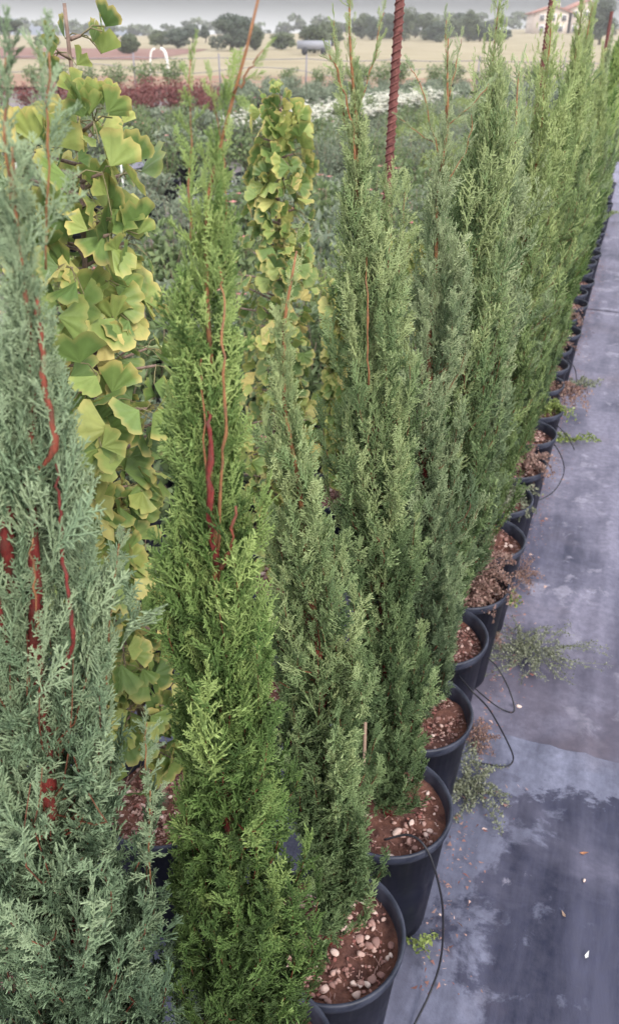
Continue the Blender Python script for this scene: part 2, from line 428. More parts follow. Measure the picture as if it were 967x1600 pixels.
def pebbles_geo(rad, z, seed, n=110, k=1.0):
    g = Geo(); r = np.random.default_rng(seed)
    for i in range(n):
        q = rad*math.sqrt(r.uniform(.02, .93)); a = r.uniform(0, 6.28); s = r.choice([.0022, .0035, .005, .0075, .010], p=[.30, .30, .22, .12, .06])*r.uniform(.8, 1.2)*k
        stone(g, (q*math.cos(a), q*math.sin(a), z+.3*s+.003), s, r, float(np.clip(r.beta(1.1, 1.7)+(.28 if s > .0055 else -.05), 0, 1)))
    for i in range(150):     # litter: short dead needles and bark chips
        q = rad*math.sqrt(r.uniform(.02, .98)); a = r.uniform(0, 6.28); p = np.array([q*math.cos(a), q*math.sin(a), z+r.uniform(.004, .009)]); b = r.uniform(0, 6.28); L = r.uniform(.004, .016)
        dd = np.array([math.cos(b), math.sin(b), r.uniform(-.15, .2)]); g.tube([p, p+dd*L], r.uniform(.0005, .0012), 4, tint=r.uniform(.15, .6))
    return g
POTA, RIMA = pot_geo(); POT_ME = mesh_from('pot', POTA, POT, True); RIM_ME = mesh_from('rim', RIMA, RIM, True)
SOILS = [mesh_from('soil', soil_geo(.1195, .292, i), SOIL, True) for i in range(4)]
PEBS = [mesh_from('gravel', pebbles_geo(.113, .293, 20+i, (900, 900, 420, 190)[i], (.62, .62, .9, 1.0)[i]), PEB) for i in range(4)]
def add_pot(root, k, fine=True, tilt=0):
    p = obj('pot', POT_ME, parent=root); obj('rim', RIM_ME, parent=p)
    s = obj('soil', SOILS[k % 4], parent=root); s.rotation_euler = (0, 0, k*1.3)
    if fine:
        q = obj('gravel', PEBS[k % 4], parent=s); q['kind'] = 'stuff'
    return p

# ------------------------------------------------------------------ cypress
def smooth(P, n=8):
    P = np.array(P, float); Q = np.concatenate([[2*P[0]-P[1]], P, [2*P[-1]-P[-2]]]); out = []
    for i in range(1, len(Q)-2):
        for t in np.linspace(0, 1, n, endpoint=False):
            a, b, c, d_ = Q[i-1], Q[i], Q[i+1], Q[i+2]
            out.append(.5*((2*b)+(c-a)*t+(2*a-5*b+4*c-d_)*t*t+(3*b-a-3*c+d_)*t**3))
    out.append(P[-1]); return np.array(out)
def spray(r, L=.07, nside=9, sub=4, th=.0011, lod=0):
    """one feathery spray: a curved axis, alternate branchlets, short scale-covered twigs"""
    S = []   # p0,p1,r0,r1,tip0,tip1
    t = np.linspace(0, 1, 6); bend = r.normal(0, .12, 2)
    ax = np.stack([bend[0]*L*t**2, bend[1]*L*t**2, L*t], 1)
    def P(s): return np.array([np.interp(s, t, ax[:, i]) for i in range(3)])
    for i in range(5): S.append((ax[i], ax[i+1], th*(1.25-.12*i), th*(1.1-.12*i), .15*i, .15*(i+1)))
    for i in range(nside):
        s = .06+.88*i/nside; p = P(s); side = 1 if i % 2 else -1
        ang = R(r.uniform(22, 44)); l = L*(.34*(1-s)**.6+.12)*r.uniform(.65, 1.25)
        az = r.normal(0, .5)
        dvec = np.array([side*math.sin(ang)*math.cos(az), side*math.sin(ang)*math.sin(az), math.cos(ang)])
        e = p+dvec*l; up = np.array([0, 0, 1.]); mid = p+dvec*l*.5; e = e+up*l*.12
        if lod >= 2:
            S.append((p, e, th*1.6, th*.5, .3, 1)); continue
        S.append((p, mid, th*1.05, th*1.0, .2, .55)); S.append((mid, e, th*1.05, th*.75, .55, 1))
        if lod >= 1: ns = 2
        else: ns = sub
        pr = np.cross(dvec, [0, 1., 0]); pr /= np.linalg.norm(pr)+1e-9
        for j in range(ns):
            q = .22+.68*j/ns; b = p+(mid-p)*min(1, 2*q)+(e-mid)*max(0, 2*q-1)
            sd = 1 if j % 2 else -1
            dd = dvec*.7+sd*pr*.75+r.normal(0, .2, 3); dd /= np.linalg.norm(dd)
            S.append((b, b+dd*r.uniform(.0035, .0075)*(1.3 if lod else 1), th*1.1, th*.75, .5, 1))
    A = np.array([np.concatenate([a, b, [c, d_, e_, f]]) for a, b, c, d_, e_, f in S])
    p0, p1, r0, r1, t0, t1 = A[:, :3], A[:, 3:6], A[:, 6], A[:, 7], A[:, 8], A[:, 9]
    T = p1-p0; T /= np.linalg.norm(T, axis=1, keepdims=True)+1e-9
    N = np.cross(T, np.array([0.31, .9, .12])); N /= np.linalg.norm(N, axis=1, keepdims=True)+1e-9; B = np.cross(T, N)
    a = np.array([0, 2.094, 4.189]); ring = np.cos(a)[None, :, None]*N[:, None]+np.sin(a)[None, :, None]*B[:, None]
    n = len(S); V = np.concatenate([p0[:, None]+ring*r0[:, None, None], p1[:, None]+ring*r1[:, None, None]], 1).reshape(-1, 3)
    tip = np.repeat(np.stack([t0, t0, t0, t1, t1, t1], 1).reshape(-1), 1)
    b = np.arange(n)[:, None]*6
    q = np.array([[0, 1, 4], [0, 4, 3], [1, 2, 5], [1, 5, 4], [2, 0, 3], [2, 3, 5]])
    F = (b[:, :, None]+q[None]).reshape(-1, 3)
    return V, F, tip
trng = np.random.default_rng(11)
SPR = {0: [spray(trng, .062, 12, 4, .00100, 0) for _ in range(10)],
       1: [spray(trng, .062, 8, 2, .0014, 1) for _ in range(7)],
       2: [spray(trng, .080, 9, 0, .0023, 2) for _ in range(6)]}

def cypress(seed, path, prof, nb, lod, scale=1.0, gaps=(), vis=None, forks=(), sp_step=.016, rad0=.008, lean_out=.55, spread=1.0, thin=None, orange0=.52, shoots=26, radp=.8):
    """path: trunk way-points (x,y,z) local; prof: (z, radius) table; gaps: (z0,z1,azimuth,halfangle,prob)"""
    r = np.random.default_rng(seed)
    path = np.array(path, float); zs = path[:, 2]; ztop = zs[-1]; z0 = zs[0]
    def C(z): return np.stack([np.interp(z, zs, path[:, 0]), np.interp(z, zs, path[:, 1])], -1)
    pz, pr = np.array(prof, float).T
    wood = Geo()
    zz = np.linspace(z0, ztop, 46); cxy = C(zz)
    wig = .0022*np.stack([np.sin(zz*31+seed), np.cos(zz*27+seed)], 1)
    tt = (zz-z0)/(ztop-z0)
    orange = np.clip((tt-orange0)/.22, 0, 1)
    P = np.concatenate([cxy+wig, zz[:, None]], 1)
    g2 = Geo(); g2.tube(P, rad0*(1-tt)**radp+.0009, 8)
    V, F, A = g2.arrays(); A[:len(zz)*8, 1] = np.repeat(orange, 8); wood.add(V, F); wood.A[-1][:] = A
    for fk in forks:        # named visible limbs: list of points, radius, orange
        q_ = smooth(fk[0], 5); q_ = q_+r.normal(0, .0010, q_.shape); wood.tube(q_, .78*np.linspace(fk[1], fk[1]*.45, len(q_))*(1+.20*r.normal(size=len(q_))), 7, tip=fk[2])
    xs_ = []
    for fk in forks:
        if len(fk) > 3:
            Q = np.array(fk[0]); L_ = np.linalg.norm(np.diff(Q, axis=0), axis=1).sum(); K = max(3, int(L_/.009)); q = np.linspace(.05, 1, K)*(len(Q)-1)
            i0 = np.minimum(q.astype(int), len(Q)-2); f_ = (q-i0)[:, None]; pp = Q[i0]*(1-f_)+Q[i0+1]*f_; tg = Q[i0+1]-Q[i0]; tg /= np.linalg.norm(tg, axis=1, keepdims=True)
            dd = tg+r.normal(0, .38, (K, 3)); dd[-1] = tg[-1]; xs_.append((pp, dd/np.linalg.norm(dd, axis=1, keepdims=True), np.clip(r.normal(.85, .12, K), 0, 1), fk[3]*(1-.4*np.linspace(0, 1, K))))
    # branches
    B = nb+shoots
    zb = z0-.005+(ztop-z0-.10)*r.uniform(0, 1, B)**1.25
    az = r.uniform(0, 2*math.pi, B)
    tb = (zb-z0)/(ztop-z0)
    ln = (.25-.13*tb)*r.uniform(.6, 1.25, B)*scale
    ln = np.minimum(ln, (ztop-zb)*.92+.02)
    rr = r.beta(1.6, 1.5, B)*1.15
    rr[nb:] = r.uniform(1.05, 1.45, shoots); ln[nb:] *= r.uniform(.55, .8, shoots)
    out_pos, out_dir, out_tint, out_s = [], [], [], []
    btint = np.clip(r.normal(.5, .2, B), 0, 1)
    for i in range(B):
        K = max(4, int(ln[i]/(sp_step*1.15*scale)))
        t = np.linspace(.12, 1, K)+r.normal(0, .02, K)
        z = zb[i]+ln[i]*t
        Rz = np.interp(z, pz, pr)*rr[i]
        o = Rz*(1-np.exp(-3.2*t))
        a = az[i]+.35*np.sin(t*3+i)*.5
        c = C(z); pos = np.stack([c[:, 0]+np.cos(a)*o, c[:, 1]+np.sin(a)*o, z], 1)
        tan = np.gradient(pos, axis=0); tan /= np.linalg.norm(tan, axis=1, keepdims=True)+1e-9
        tw = np.linspace(0, 1, 5); zt = zb[i]+ln[i]*tw; Rt = np.interp(zt, pz, pr)*rr[i]*(1-np.exp(-3.2*tw)); ct = C(np.minimum(zt, ztop))
        at_ = az[i]+.35*np.sin(tw*3+i)*.5
        if lod < 2 and tb[i] < .62:
            wood.tube(np.stack([ct[:, 0]+np.cos(at_)*Rt, ct[:, 1]+np.sin(at_)*Rt, zt], 1), np.linspace(.0015, .0006, 5)*scale*(1-.45*tb[i]), 3, cap=False, tip=min(.9, .1+.8*tb[i]*r.uniform(.3, 1)))
        sgn = np.where(np.arange(K) % 2 == 0, 1, -1)
        lat = np.stack([-np.sin(a), np.cos(a), 0*a], 1); rad = np.stack([np.cos(a), np.sin(a), 0*a], 1)
        dv = tan*.7+lat*sgn[:, None]*r.uniform(.1, .55, (K, 1))*spread+rad*r.uniform(-.05, lean_out, (K, 1))*spread+np.array([0, 0, .75])
        dv[-1] = tan[-1]+[0, 0, .5]
        dv += r.normal(0, .12, (K, 3)); dv /= np.linalg.norm(dv, axis=1, keepdims=True)
        out_pos.append(pos); out_dir.append(dv)
        out_tint.append(np.clip(btint[i]+r.normal(0, .16, K), 0, 1)); out_s.append(r.uniform(.5, 1.3, K)*(1-.25*t)*scale*(.72+.28*min(1, 1.4-tb[i]))*np.clip((ztop+.02-z)/.28, .38, 1))
    # leader
    K = int((ztop-z0)/.02); zl = z0+.02+(ztop-z0-.01)*np.linspace(.35, 1, K)
    c = C(zl); a = r.uniform(0, 6.28, K)
    out_pos.append(np.concatenate([c, zl[:, None]], 1)); dv = np.stack([np.cos(a)*.5, np.sin(a)*.5, 1+0*a], 1)
    out_dir.append(dv/np.linalg.norm(dv, axis=1, keepdims=True)); out_tint.append(r.uniform(.4, .9, K)); out_s.append(r.uniform(.35, .6, K)*scale)
    pos = np.concatenate(out_pos); dv = np.concatenate(out_dir); ti = np.concatenate(out_tint); sc = np.concatenate(out_s)
    keep = np.ones(len(pos), bool)
    zf = (pos[:, 2]-z0)/(ztop-z0); ti = np.clip(ti+1.1*(zf-.56), 0, 1)  # tint by height: yellower young growth on top, shade painted into low sprays
    if thin is not None: keep &= r.uniform(0, 1, len(pos)) < np.interp(pos[:, 2], *np.array(thin).T)
    cc = C(pos[:, 2]); azp = np.arctan2(pos[:, 1]-cc[:, 1], pos[:, 0]-cc[:, 0]); ro = np.hypot(pos[:, 1]-cc[:, 1], pos[:, 0]-cc[:, 0])
    for (g0, g1, ga, gh, pb) in gaps:
        da = np.abs((azp-ga+math.pi) % (2*math.pi)-math.pi)
        mid, hf = (g0+g1)/2, (g1-g0)/2
        inz = np.clip(1.3-np.abs((pos[:, 2]+.02-mid)/hf), 0, 1)
        keep &= ~((da < gh) & (r.uniform(0, 1, len(pos)) < pb*np.minimum(1, inz*3)))
    if vis is not None: keep &= (pos[:, 2] > vis)
    pos, dv, ti, sc = pos[keep], dv[keep], ti[keep], sc[keep]
    for e in xs_: pos = np.concatenate([pos, e[0]]); dv = np.concatenate([dv, e[1]]); ti = np.concatenate([ti, e[2]]); sc = np.concatenate([sc, e[3]])
    n = len(pos)
    q = r.normal(size=(n, 3)); nn = q-(q*dv).sum(1, keepdims=True)*dv; nn /= np.linalg.norm(nn, axis=1, keepdims=True)
    ss = np.cross(nn, dv)
    fol = Geo(); tid = r.integers(0, len(SPR[lod]), n)
    for k, (V, F, tip) in enumerate(SPR[lod]):
        ix = np.where(tid == k)[0]
        if not len(ix): continue
        Mx = np.stack([ss[ix], nn[ix], dv[ix]], 1)*sc[ix][:, None, None]
        W = np.einsum('vi,nij->nvj', V, Mx)+pos[ix][:, None]
        m_, nv = len(ix), len(V)
        FF = (F[None]+(np.arange(m_)*nv)[:, None, None]).reshape(-1, 3)
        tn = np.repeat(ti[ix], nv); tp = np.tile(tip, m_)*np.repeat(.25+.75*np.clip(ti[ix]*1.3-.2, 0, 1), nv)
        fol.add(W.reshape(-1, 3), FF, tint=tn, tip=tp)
    return wood, fol
def potted_cypress(label, loc, k, wood, fol, fmat, rz=0, group='cypresses in black pots standing in the row'):
    t = thing('potted_cypress', label, 'potted tree', loc, rz, group)
    p_ = add_pot(t, k)
    if k == 0: p_.scale = (.82, .82, 1); t.children[1].scale = (.82, .82, 1)
    obj('trunk', wood, BARK_RED, t, smooth=True)
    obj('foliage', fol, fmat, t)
    return t
def path_px(loc, pts, zs0=.29):
    """trunk way-points seen at photo pixels, on the plane through the pot"""
    out = [(0, 0, zs0)]
    for px, py, *dy in pts:
        dy = dy[0] if dy else 0
        x, z = at(px, py, loc[1]+dy); out.append((x-loc[0], dy, z))
    return out
TOCAM = -math.pi/2
# A: the big blue-green one at the left edge
LA = (-.285, .53, 0)
pA = path_px(LA, [(75, 1250), (55, 1000), (50, 700), (42, 480), (30, 330), (22, 230)])
def lw(loc, pts):
    q = .014 if loc is LA else 0
    return [(at(x, y, loc[1]+dy+q)[0]-loc[0], dy+q, at(x, y, loc[1]+dy+q)[1]) for x, y, dy in pts]
forksA = [(lw(LA, [(58, 1010, -.005), (30, 800, -.01), (42, 750, -.02), (85, 700, -.03), (70, 600, -.025), (64, 520, -.02), (50, 430, -.01)]), .0044, .25),
          (lw(LA, [(70, 1080, -.01), (112, 1020, -.035), (112, 960, -.045), (98, 880, -.045), (95, 800, -.04), (90, 730, -.03)]), .0030, 0.0),
          (lw(LA, [(62, 1100, 0), (20, 1020, -.02), (2, 960, -.03), (-8, 860, -.03)]), .0035, 0.0),
          (lw(LA, [(40, 1000, 0), (12, 860, -.02), (18, 780, -.02), (5, 680, -.01), (8, 600, 0)]), .0075, 0.0),
          (lw(LA, [(70, 420, 0), (76, 260, 0), (75, 85, 0)]), .0014, 1, .6), (lw(LA, [(22, 420, 0), (12, 250, 0), (8, 90, 0)]), .0016, 1, .7),
          (lw(LA, [(165, 1150, 0), (172, 980, 0), (186, 850, 0)]), .0012, 1, .5), (lw(LA, [(235, 1380, 0), (232, 1240, 0), (228, 1130, 0)]), .0012, 1, .5),
          (lw(LA, [(60, 990, -.04), (52, 900, -.05), (50, 840, -.05)]), .0016, 1.0)]
wood, fol = cypress(1, pA, [(.28, .05), (.5, .110), (.78, .108), (1.0, .085), (1.12, .072), (1.26, .054), (1.34, .042), (1.41, .024), (1.47, .010), (1.56, .004)], 270, 0, 1.0,
                    gaps=[(.96, 1.16, TOCAM+.5, .45, .92), (1.16, 1.34, TOCAM+.5, .8, .62), (1.34, 1.44, TOCAM+.5, .5, .5)], vis=.45, forks=forksA, sp_step=.0135, rad0=.021, radp=1.1, orange0=.8, thin=[(1.38, 1), (1.46, .8), (1.53, .4), (1.62, .1)])
tA = potted_cypress('broad blue-green potted cypress with red forking trunk, cut by the left picture edge', LA, 0, wood, fol, F_BLUE)
# B: bright green, trunk bare and red at mid height
LB = (-.075, .60, 0)
pB = path_px(LB, [(366, 1400), (350, 1150), (336, 900), (330, 700), (324, 500), (328, 300), (352, 180), (405, -10)])
forksB = [(lw(LB, [(343, 900, -.005), (345, 760, -.02), (352, 680, -.03), (350, 560, -.035), (350, 470, -.02), (346, 420, 0)]), .0020, 1.0),
          (lw(LB, [(340, 890, -.01), (325, 760, -.02), (318, 640, -.025), (313, 560, -.01)]), .0017, .8),
          (lw(LB, [(343, 890, -.01), (362, 850, -.03), (366, 790, -.03)]), .0028, .3),
          (lw(LB, [(362, 150, 0), (385, 120, -.01), (412, 80, -.01)]), .0012, .9, .3),
          (lw(LB, [(300, 400, 0), (298, 260, 0), (303, 90, 0)]), .0010, .9, .42),
          (lw(LB, [(345, 400, 0), (352, 280, 0), (330, 130, .01)]), .0010, .9, .36),
          (lw(LB, [(338, 880, -.01), (328, 810, -.02), (330, 700, -.025), (324, 640, -.02)]), .0042, 0)]
wood, fol = cypress(2, pB,  [(.28, .06), (.5, .084), (.84, .070), (1.05, .052), (1.19, .036), (1.32, .028), (1.43, .022), (1.50, .013), (1.56, .005), (1.66, .002)], 250, 0, .9,
                    gaps=[(1.19, 1.33, TOCAM+.1, .7, .95), (1.33, 1.39, TOCAM, .5, .5), (1.42, 1.6, TOCAM, .8, .85)], forks=forksB, sp_step=.0128, rad0=.0145, radp=1.45, thin=[(1.2, 1), (1.3, .85), (1.43, .8), (1.52, .5), (1.58, .12), (1.7, 0)])
potted_cypress('bright green potted cypress with bare red trunk at mid height and orange leader', LB, 1, wood, fol, F_GREEN)
# C: short one in the front pot
LC = (.042, .809, 0)
pC = path_px(LC, [(515, 1300), (500, 1050), (470, 800), (443, 600), (440, 500), (466, 392)])
wood, fol = cypress(3, pC, [(.28, .06), (.36, .062), (.7, .066), (1.0, .050), (1.15, .036), (1.28, .02), (1.36, .010)], 190, 0, .85,
                    gaps=[(1.2, 1.3, TOCAM, .9, .75), (.95, 1.03, TOCAM, .5, .4)], sp_step=.0125, rad0=.0075, thin=[(.9, 1), (1.1, .75), (1.4, .6)])
potted_cypress('shortest cypress, muted green, in the front pot with the full rim in view', LC, 2, wood, fol, F_MID)
# D
LD = (.161, 1.074, 0)
pD = path_px(LD, [(603, 1000), (590, 800), (576, 600), (563, 400), (557, 250), (550, 120), (548, -10)])
forksD = [(lw(LD, [(557, 300, -.01), (550, 200, -.01), (530, 120, -.02), (515, 85, -.02)]), .0018, .9, .45), (lw(LD, [(550, 180, 0), (580, 110, 0), (598, 20, 0)]), .0012, .9, .4), (lw(LD, [(555, 240, 0), (530, 150, 0), (522, 30, 0)]), .0012, .9, .4),
          (lw(LD, [(592, 560, 0), (606, 420, .01), (612, 285, .01)]), .0012, .3, .8), (lw(LD, [(598, 520, .03), (622, 430, .03), (632, 300, .03)]), .0012, .3, .75), (lw(LD, [(585, 480, .04), (600, 380, .04), (602, 290, .04)]), .0012, .3, .7), (lw(LD, [(610, 560, .04), (618, 470, .05), (640, 380, .05)]), .0012, .3, .7),
          (lw(LD, [(575, 600, -.03), (574, 500, -.035), (572, 400, -.02)]), .002, .9)]
wood, fol = cypress(4, pD, [(.28, .06), (.36, .064), (.6, .070), (.95, .066), (1.16, .056), (1.29, .045), (1.38, .034), (1.465, .020), (1.54, .009), (1.68, .005)], 260, 0, .85,
                    gaps=[(1.12, 1.20, TOCAM, .35, .6)], forks=forksD, sp_step=.0125, thin=[(1.2, 1), (1.4, .8), (1.5, .55), (1.7, .5)])
potted_cypress('tall green cypress with orange leader, in the pot behind the front one', LD, 3, wood, fol, F_MID)
cn = thing('cane_stake', 'thin brown cane stuck in the second pot beside the foliage', 'stake', (at(571, 1180, 1.0)[0], 1.0, .29))
g = Geo(); g.tube([(0.004, 0, -.02), (0, .01, .2), (-.004, .02, .40)], [.0032, .0030, .0026], 8); obj('cane', g, CANE, cn, True)
# E
LE = (.245, 1.332, 0)
pE = path_px(LE, [(655, 900), (665, 700), (676, 450), (686, 300), (697, 190), (702, 60)])
forksE = [(lw(LE, [(690, 260, 0), (672, 190, -.01), (660, 140, -.01), (640, 100, 0)]), .0014, 1, .4),
          (lw(LE, [(694, 200, 0), (730, 170, -.01), (765, 130, -.01)]), .0014, 1, .4), (lw(LE, [(700, 150, 0), (712, 100, .01), (720, 60, .01)]), .0012, 1, .4), (lw(LE, [(692, 260, 0), (698, 150, 0), (695, 30, 0)]), .0014, 1, .5), (lw(LE, [(690, 300, 0), (725, 240, 0), (738, 180, 0)]), .0014, 1, .5),
          (lw(LE, [(694, 230, 0), (655, 210, .01), (625, 185, .01)]), .0012, 1, .4)]
wood, fol = cypress(5, pE, [(.28, .06), (.36, .07), (.6, .085), (.95, .085), (1.15, .074), (1.3, .052), (1.38, .030), (1.45, .012), (1.5, .004), (1.6, .004)], 250, 0, .85,
                    gaps=[(1.3, 1.42, TOCAM, .6, .7)], forks=forksE, sp_step=.0135, thin=[(1.2, 1), (1.35, .8), (1.46, .3), (1.6, .12)])
potted_cypress('grey-green cypress with sparse pale spindly top, just right of the long rebar stake', LE, 4, wood, fol, F_SAGE)
# F, G, H individually modelled at mid detail
LF = (.330, 1.605, 0)
wood, fol = cypress(6, path_px(LF, [(712, 700), (740, 400), (766, 200), (776, 10)]), [(.28, .03), (.36, .058), (.7, .078), (1.1, .086), (1.4, .060), (1.6, .040), (1.75, .012)], 240, 1, 1.05, sp_step=.015, gaps=[(1.38, 1.5, TOCAM, .5, .6)])
potted_cypress('tall dark-topped cypress, sixth pot of the row counting from the left edge', LF, 5, wood, fol, F_MID)
LG = (.430, 1.83, 0)
wood, fol = cypress(7, path_px(LG, [(745, 700), (772, 450), (800, 250), (812, 110)]), [(.28, .04), (.36, .05), (.7, .072), (1.1, .082), (1.4, .058), (1.55, .040), (1.68, .012)], 200, 1, 1.05, sp_step=.015)
potted_cypress('blue-green cypress whose pot is smothered in brown dried weed', LG, 6, wood, fol, F_SAGE)
LH = (.530, 2.068, 0)
wood, fol = cypress(8, path_px(LH, [(775, 700), (810, 450), (845, 200), (862, 10)]), [(.28, .04), (.36, .05), (.7, .072), (1.1, .082), (1.4, .068), (1.6, .050), (1.78, .016)], 210, 1, 1.05, sp_step=.015)
potted_cypress('yellow-green cypress in the pot with bright red stones past the weedy pot', LH, 7, wood, fol, F_YEL)

# the rest of the row: six shared shapes
def straight(seed, h):
    r = np.random.default_rng(seed); a = r.normal(0, .012, (4, 2))
    return [(0, 0, .29), (a[0, 0], a[0, 1], .7), (a[1, 0], a[1, 1], 1.1), (a[2, 0]-.01, a[2, 1], 1.45), (a[3, 0]-.015, a[3, 1], h)]
protos = []
for i, (h, lod, nb, rm) in enumerate([(1.74, 1, 190, .098), (1.62, 1, 180, .09), (1.80, 1, 200, .105), (1.70, 2, 150, .10), (1.78, 2, 150, .105), (1.60, 2, 140, .095)]):
    wd, fl = cypress(30+i, straight(30+i, h), [(.28, .03), (.36, rm*.42), (.7, rm*.66), (1.0, rm*.92), (1.2, rm*.92), (h-.5, rm*.78), (h-.28, rm*.45), (h-.1, rm*.14), (h, .004)], nb, lod, 1.08, sp_step=.016 if lod == 1 else .02)
    protos.append((mesh_from('trunk', wd, BARK_RED, True), fl, {}))
ORD = ['third', 'fourth', 'fifth', 'sixth', 'seventh', 'eighth', 'ninth', 'tenth', 'eleventh', 'twelfth', 'thirteenth', 'fourteenth', 'fifteenth', 'sixteenth', 'seventeenth',
       'eighteenth', 'nineteenth', 'twentieth', 'twenty-first', 'twenty-second', 'twenty-third', 'twenty-fourth', 'twenty-fifth', 'twenty-sixth', 'twenty-seventh', 'twenty-eighth', 'twenty-ninth', 'thirtieth']
kinds = ['blue', 'yel', 'mid', 'green', 'blue', 'yel', 'mid', 'yel', 'blue', 'green']
DESC = {'blue': 'blue-green', 'yel': 'yellow-green', 'mid': 'dull green', 'green': 'bright green'}
r = random.Random(3)
ROW = []
for k in range(28):
    s = (k+1)*.272
    loc = (.53+s*U2[0]+r.uniform(-.02, .02), 2.068+s*U2[1]+r.uniform(-.015, .015), 0)
    ROW.append(loc)
    pi = r.choice([0, 1, 2]) if k < 9 else r.choice([3, 4, 5])
    fk = kinds[k % 10]
    tm, fg, cache = protos[pi]
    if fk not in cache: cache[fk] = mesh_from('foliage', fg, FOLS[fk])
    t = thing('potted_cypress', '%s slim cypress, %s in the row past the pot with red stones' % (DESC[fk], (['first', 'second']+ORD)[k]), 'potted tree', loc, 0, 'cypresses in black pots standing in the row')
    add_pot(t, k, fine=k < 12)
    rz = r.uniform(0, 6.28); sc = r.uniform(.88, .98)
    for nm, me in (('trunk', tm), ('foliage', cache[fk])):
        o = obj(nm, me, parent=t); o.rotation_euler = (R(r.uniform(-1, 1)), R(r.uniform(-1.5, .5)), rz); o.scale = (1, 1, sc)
        if nm == 'foliage': o.rotation_euler = prev
        prev = o.rotation_euler.copy()

# ------------------------------------------------------------------ ginkgos
def fan_leaf(r, size, spread_deg, fold):
    """a fan blade in local coords: stalk base at origin, blade opening along +Z, face towards -Y"""
    nr, na = 5, 13
    V, tip = [], []
    A = R(spread_deg)
    ph = r.uniform(0, 6.28)
    for i in range(nr):
        q = (i+.02)/(nr-1)
        for j in range(na):
            s = j/(na-1)*2-1; a = s*A/2
            rad = size*(1-.20*math.exp(-(s/.06)**2))*(1-.10*abs(s)**3)*(1+.035*math.sin(9*s+ph)+.02*math.sin(17*s+ph*2))
            x, z = q*rad*math.sin(a), q*rad*math.cos(a)
            y = fold*size*(abs(s)**1.5)*q + .05*size*q*math.sin(s*11+ph) - .12*size*q**2.0
            V.append((x, y, z)); tip.append(max(0, (q-.80)/.2)**1.3*.9)
    F = []
    for i in range(nr-1):
        for j in range(na-1):
            a = i*na+j; F += [(a, a+1, a+na+1), (a, a+na+1, a+na)]
    return np.array(V), np.array(F), np.array(tip)
def ginkgo(seed, path, nspur, width, size, stalk=.035, zmin=.38, edge=.8, yel=.3, facecam=.55, bunch=(3, 6), crowns=()):
    r = np.random.default_rng(seed); path = np.array(path, float); zs = path[:, 2]
    wood, lf = Geo(), Geo()
    zz = np.linspace(zs[0], zs[-1], 30); tt = (zz-zz[0])/(zz[-1]-zz[0])
    C = lambda z: np.array([np.interp(z, zs, path[:, 0]), np.interp(z, zs, path[:, 1])])
    wood.tube(np.array([[*(C(z)+.002*np.array([math.sin(z*22), math.cos(z*25)])), z] for z in zz]), .0065*(1-tt)+.0022, 8, tip=0)
    for i in range(nspur+len(crowns)):
        cr = crowns[i-nspur] if i >= nspur else None
        z = zmin+(zs[-1]-zmin)*((i+r.uniform(-.3, .3))/nspur); z = min(max(z, zmin), zs[-1])
        if cr: z = cr[0]
        elif any(abs(z-q[0]) < .012 for q in crowns) or z > 1.54 and r.uniform() < .8: continue
        a = i*2.4+r.normal(0, .5); c = C(z)
        if r.uniform() < facecam: a = TOCAM+r.normal(0, 1.1)
        L = r.uniform(.004, width*.6)*(.65+.35*math.sin(z*17+seed)+.15)*max(.15, min(1, (zs[-1]+.02-z)/.35))
        base = np.array([c[0]+math.cos(a)*L, c[1]+math.sin(a)*L, z+.3*L])
        wood.tube([(c[0], c[1], z), tuple(base)], [.0028, .0020], 5, tip=0)
        for k in range(cr[1] if cr else r.integers(*bunch)):
            b = a+r.normal(0, .9); el = r.normal(.1, .5)
            dv = np.array([math.cos(b)*math.cos(el), math.sin(b)*math.cos(el), math.sin(el)])
            sl_ = stalk*r.uniform(.6, 1.25); e = base+dv*sl_+np.array([0, 0, -.15*sl_])
            wood.tube([tuple(base), tuple(base+dv*sl_*.5+np.array([0, 0, .1*sl_])), tuple(e)], [.0009, .0008, .0008], 4, cap=False, tip=1)
            V, F, tip = fan_leaf(r, size*r.uniform(.55, 1.1)*(1 if z < 1.5 else .6), r.uniform(80, 125), r.uniform(-.1, .22))
            ob = np.array([math.cos(a), math.sin(a), 0]); tb_ = np.array([-math.sin(a), math.cos(a), 0])*r.choice([-1, 1])
            if cr: dv = np.array([r.uniform(-1, 1), r.uniform(-1, .2), r.uniform(.2, .6)]); e = base+dv*stalk*.9; ob = np.array([0, -1., 0])
            zax = dv*.35+tb_*r.uniform(.1, 1)+np.array([0, 0, r.uniform(-.9, .7)+.9*max(0, (z-1.3)*4)])+r.normal(0, .15, 3); 
            if cr: zax = dv*np.array([1.1, .2, 0])+np.array([0, 0, .8]); V = V*1.15
            zax /= np.linalg.norm(zax)
            up = np.array([0, 0, .55 if not cr else .1])+r.normal(0, .3, 3)+ob*.9
            yv = -(up-(up@zax)*zax); yv /= np.linalg.norm(yv); xv = np.cross(yv, zax)
            W = V@np.stack([xv, yv, zax])+e
            t0 = r.beta(1.1, 1.5)*.72+(.3 if r.uniform() < yel else 0)
            lf.add(W, F, tint=float(np.clip(t0, 0, 1)), tip=tip*r.uniform(.2, 1)*edge)
    return wood, lf
def potted_ginkgo(label, loc, k, wood, lf):
    t = thing('potted_ginkgo', label, 'potted tree', loc, 0, 'ginkgos in black pots behind the cypress row')
    add_pot(t, k); obj('trunk', wood, BARK_GREY, t, True); obj('leaves', lf, GINK, t, True)
    return t
LG1 = (-.285, 1.09, 0)
p1 = path_px(LG1, [(165, 900), (150, 600), (136, 420), (122, 200), (110, 60), (104, 5)])
wood, lf = ginkgo(51, p1, 200, .21, .046, yel=.35, bunch=(3, 6), zmin=.42, facecam=.55, crowns=[(1.49, 9), (1.525, 9)])
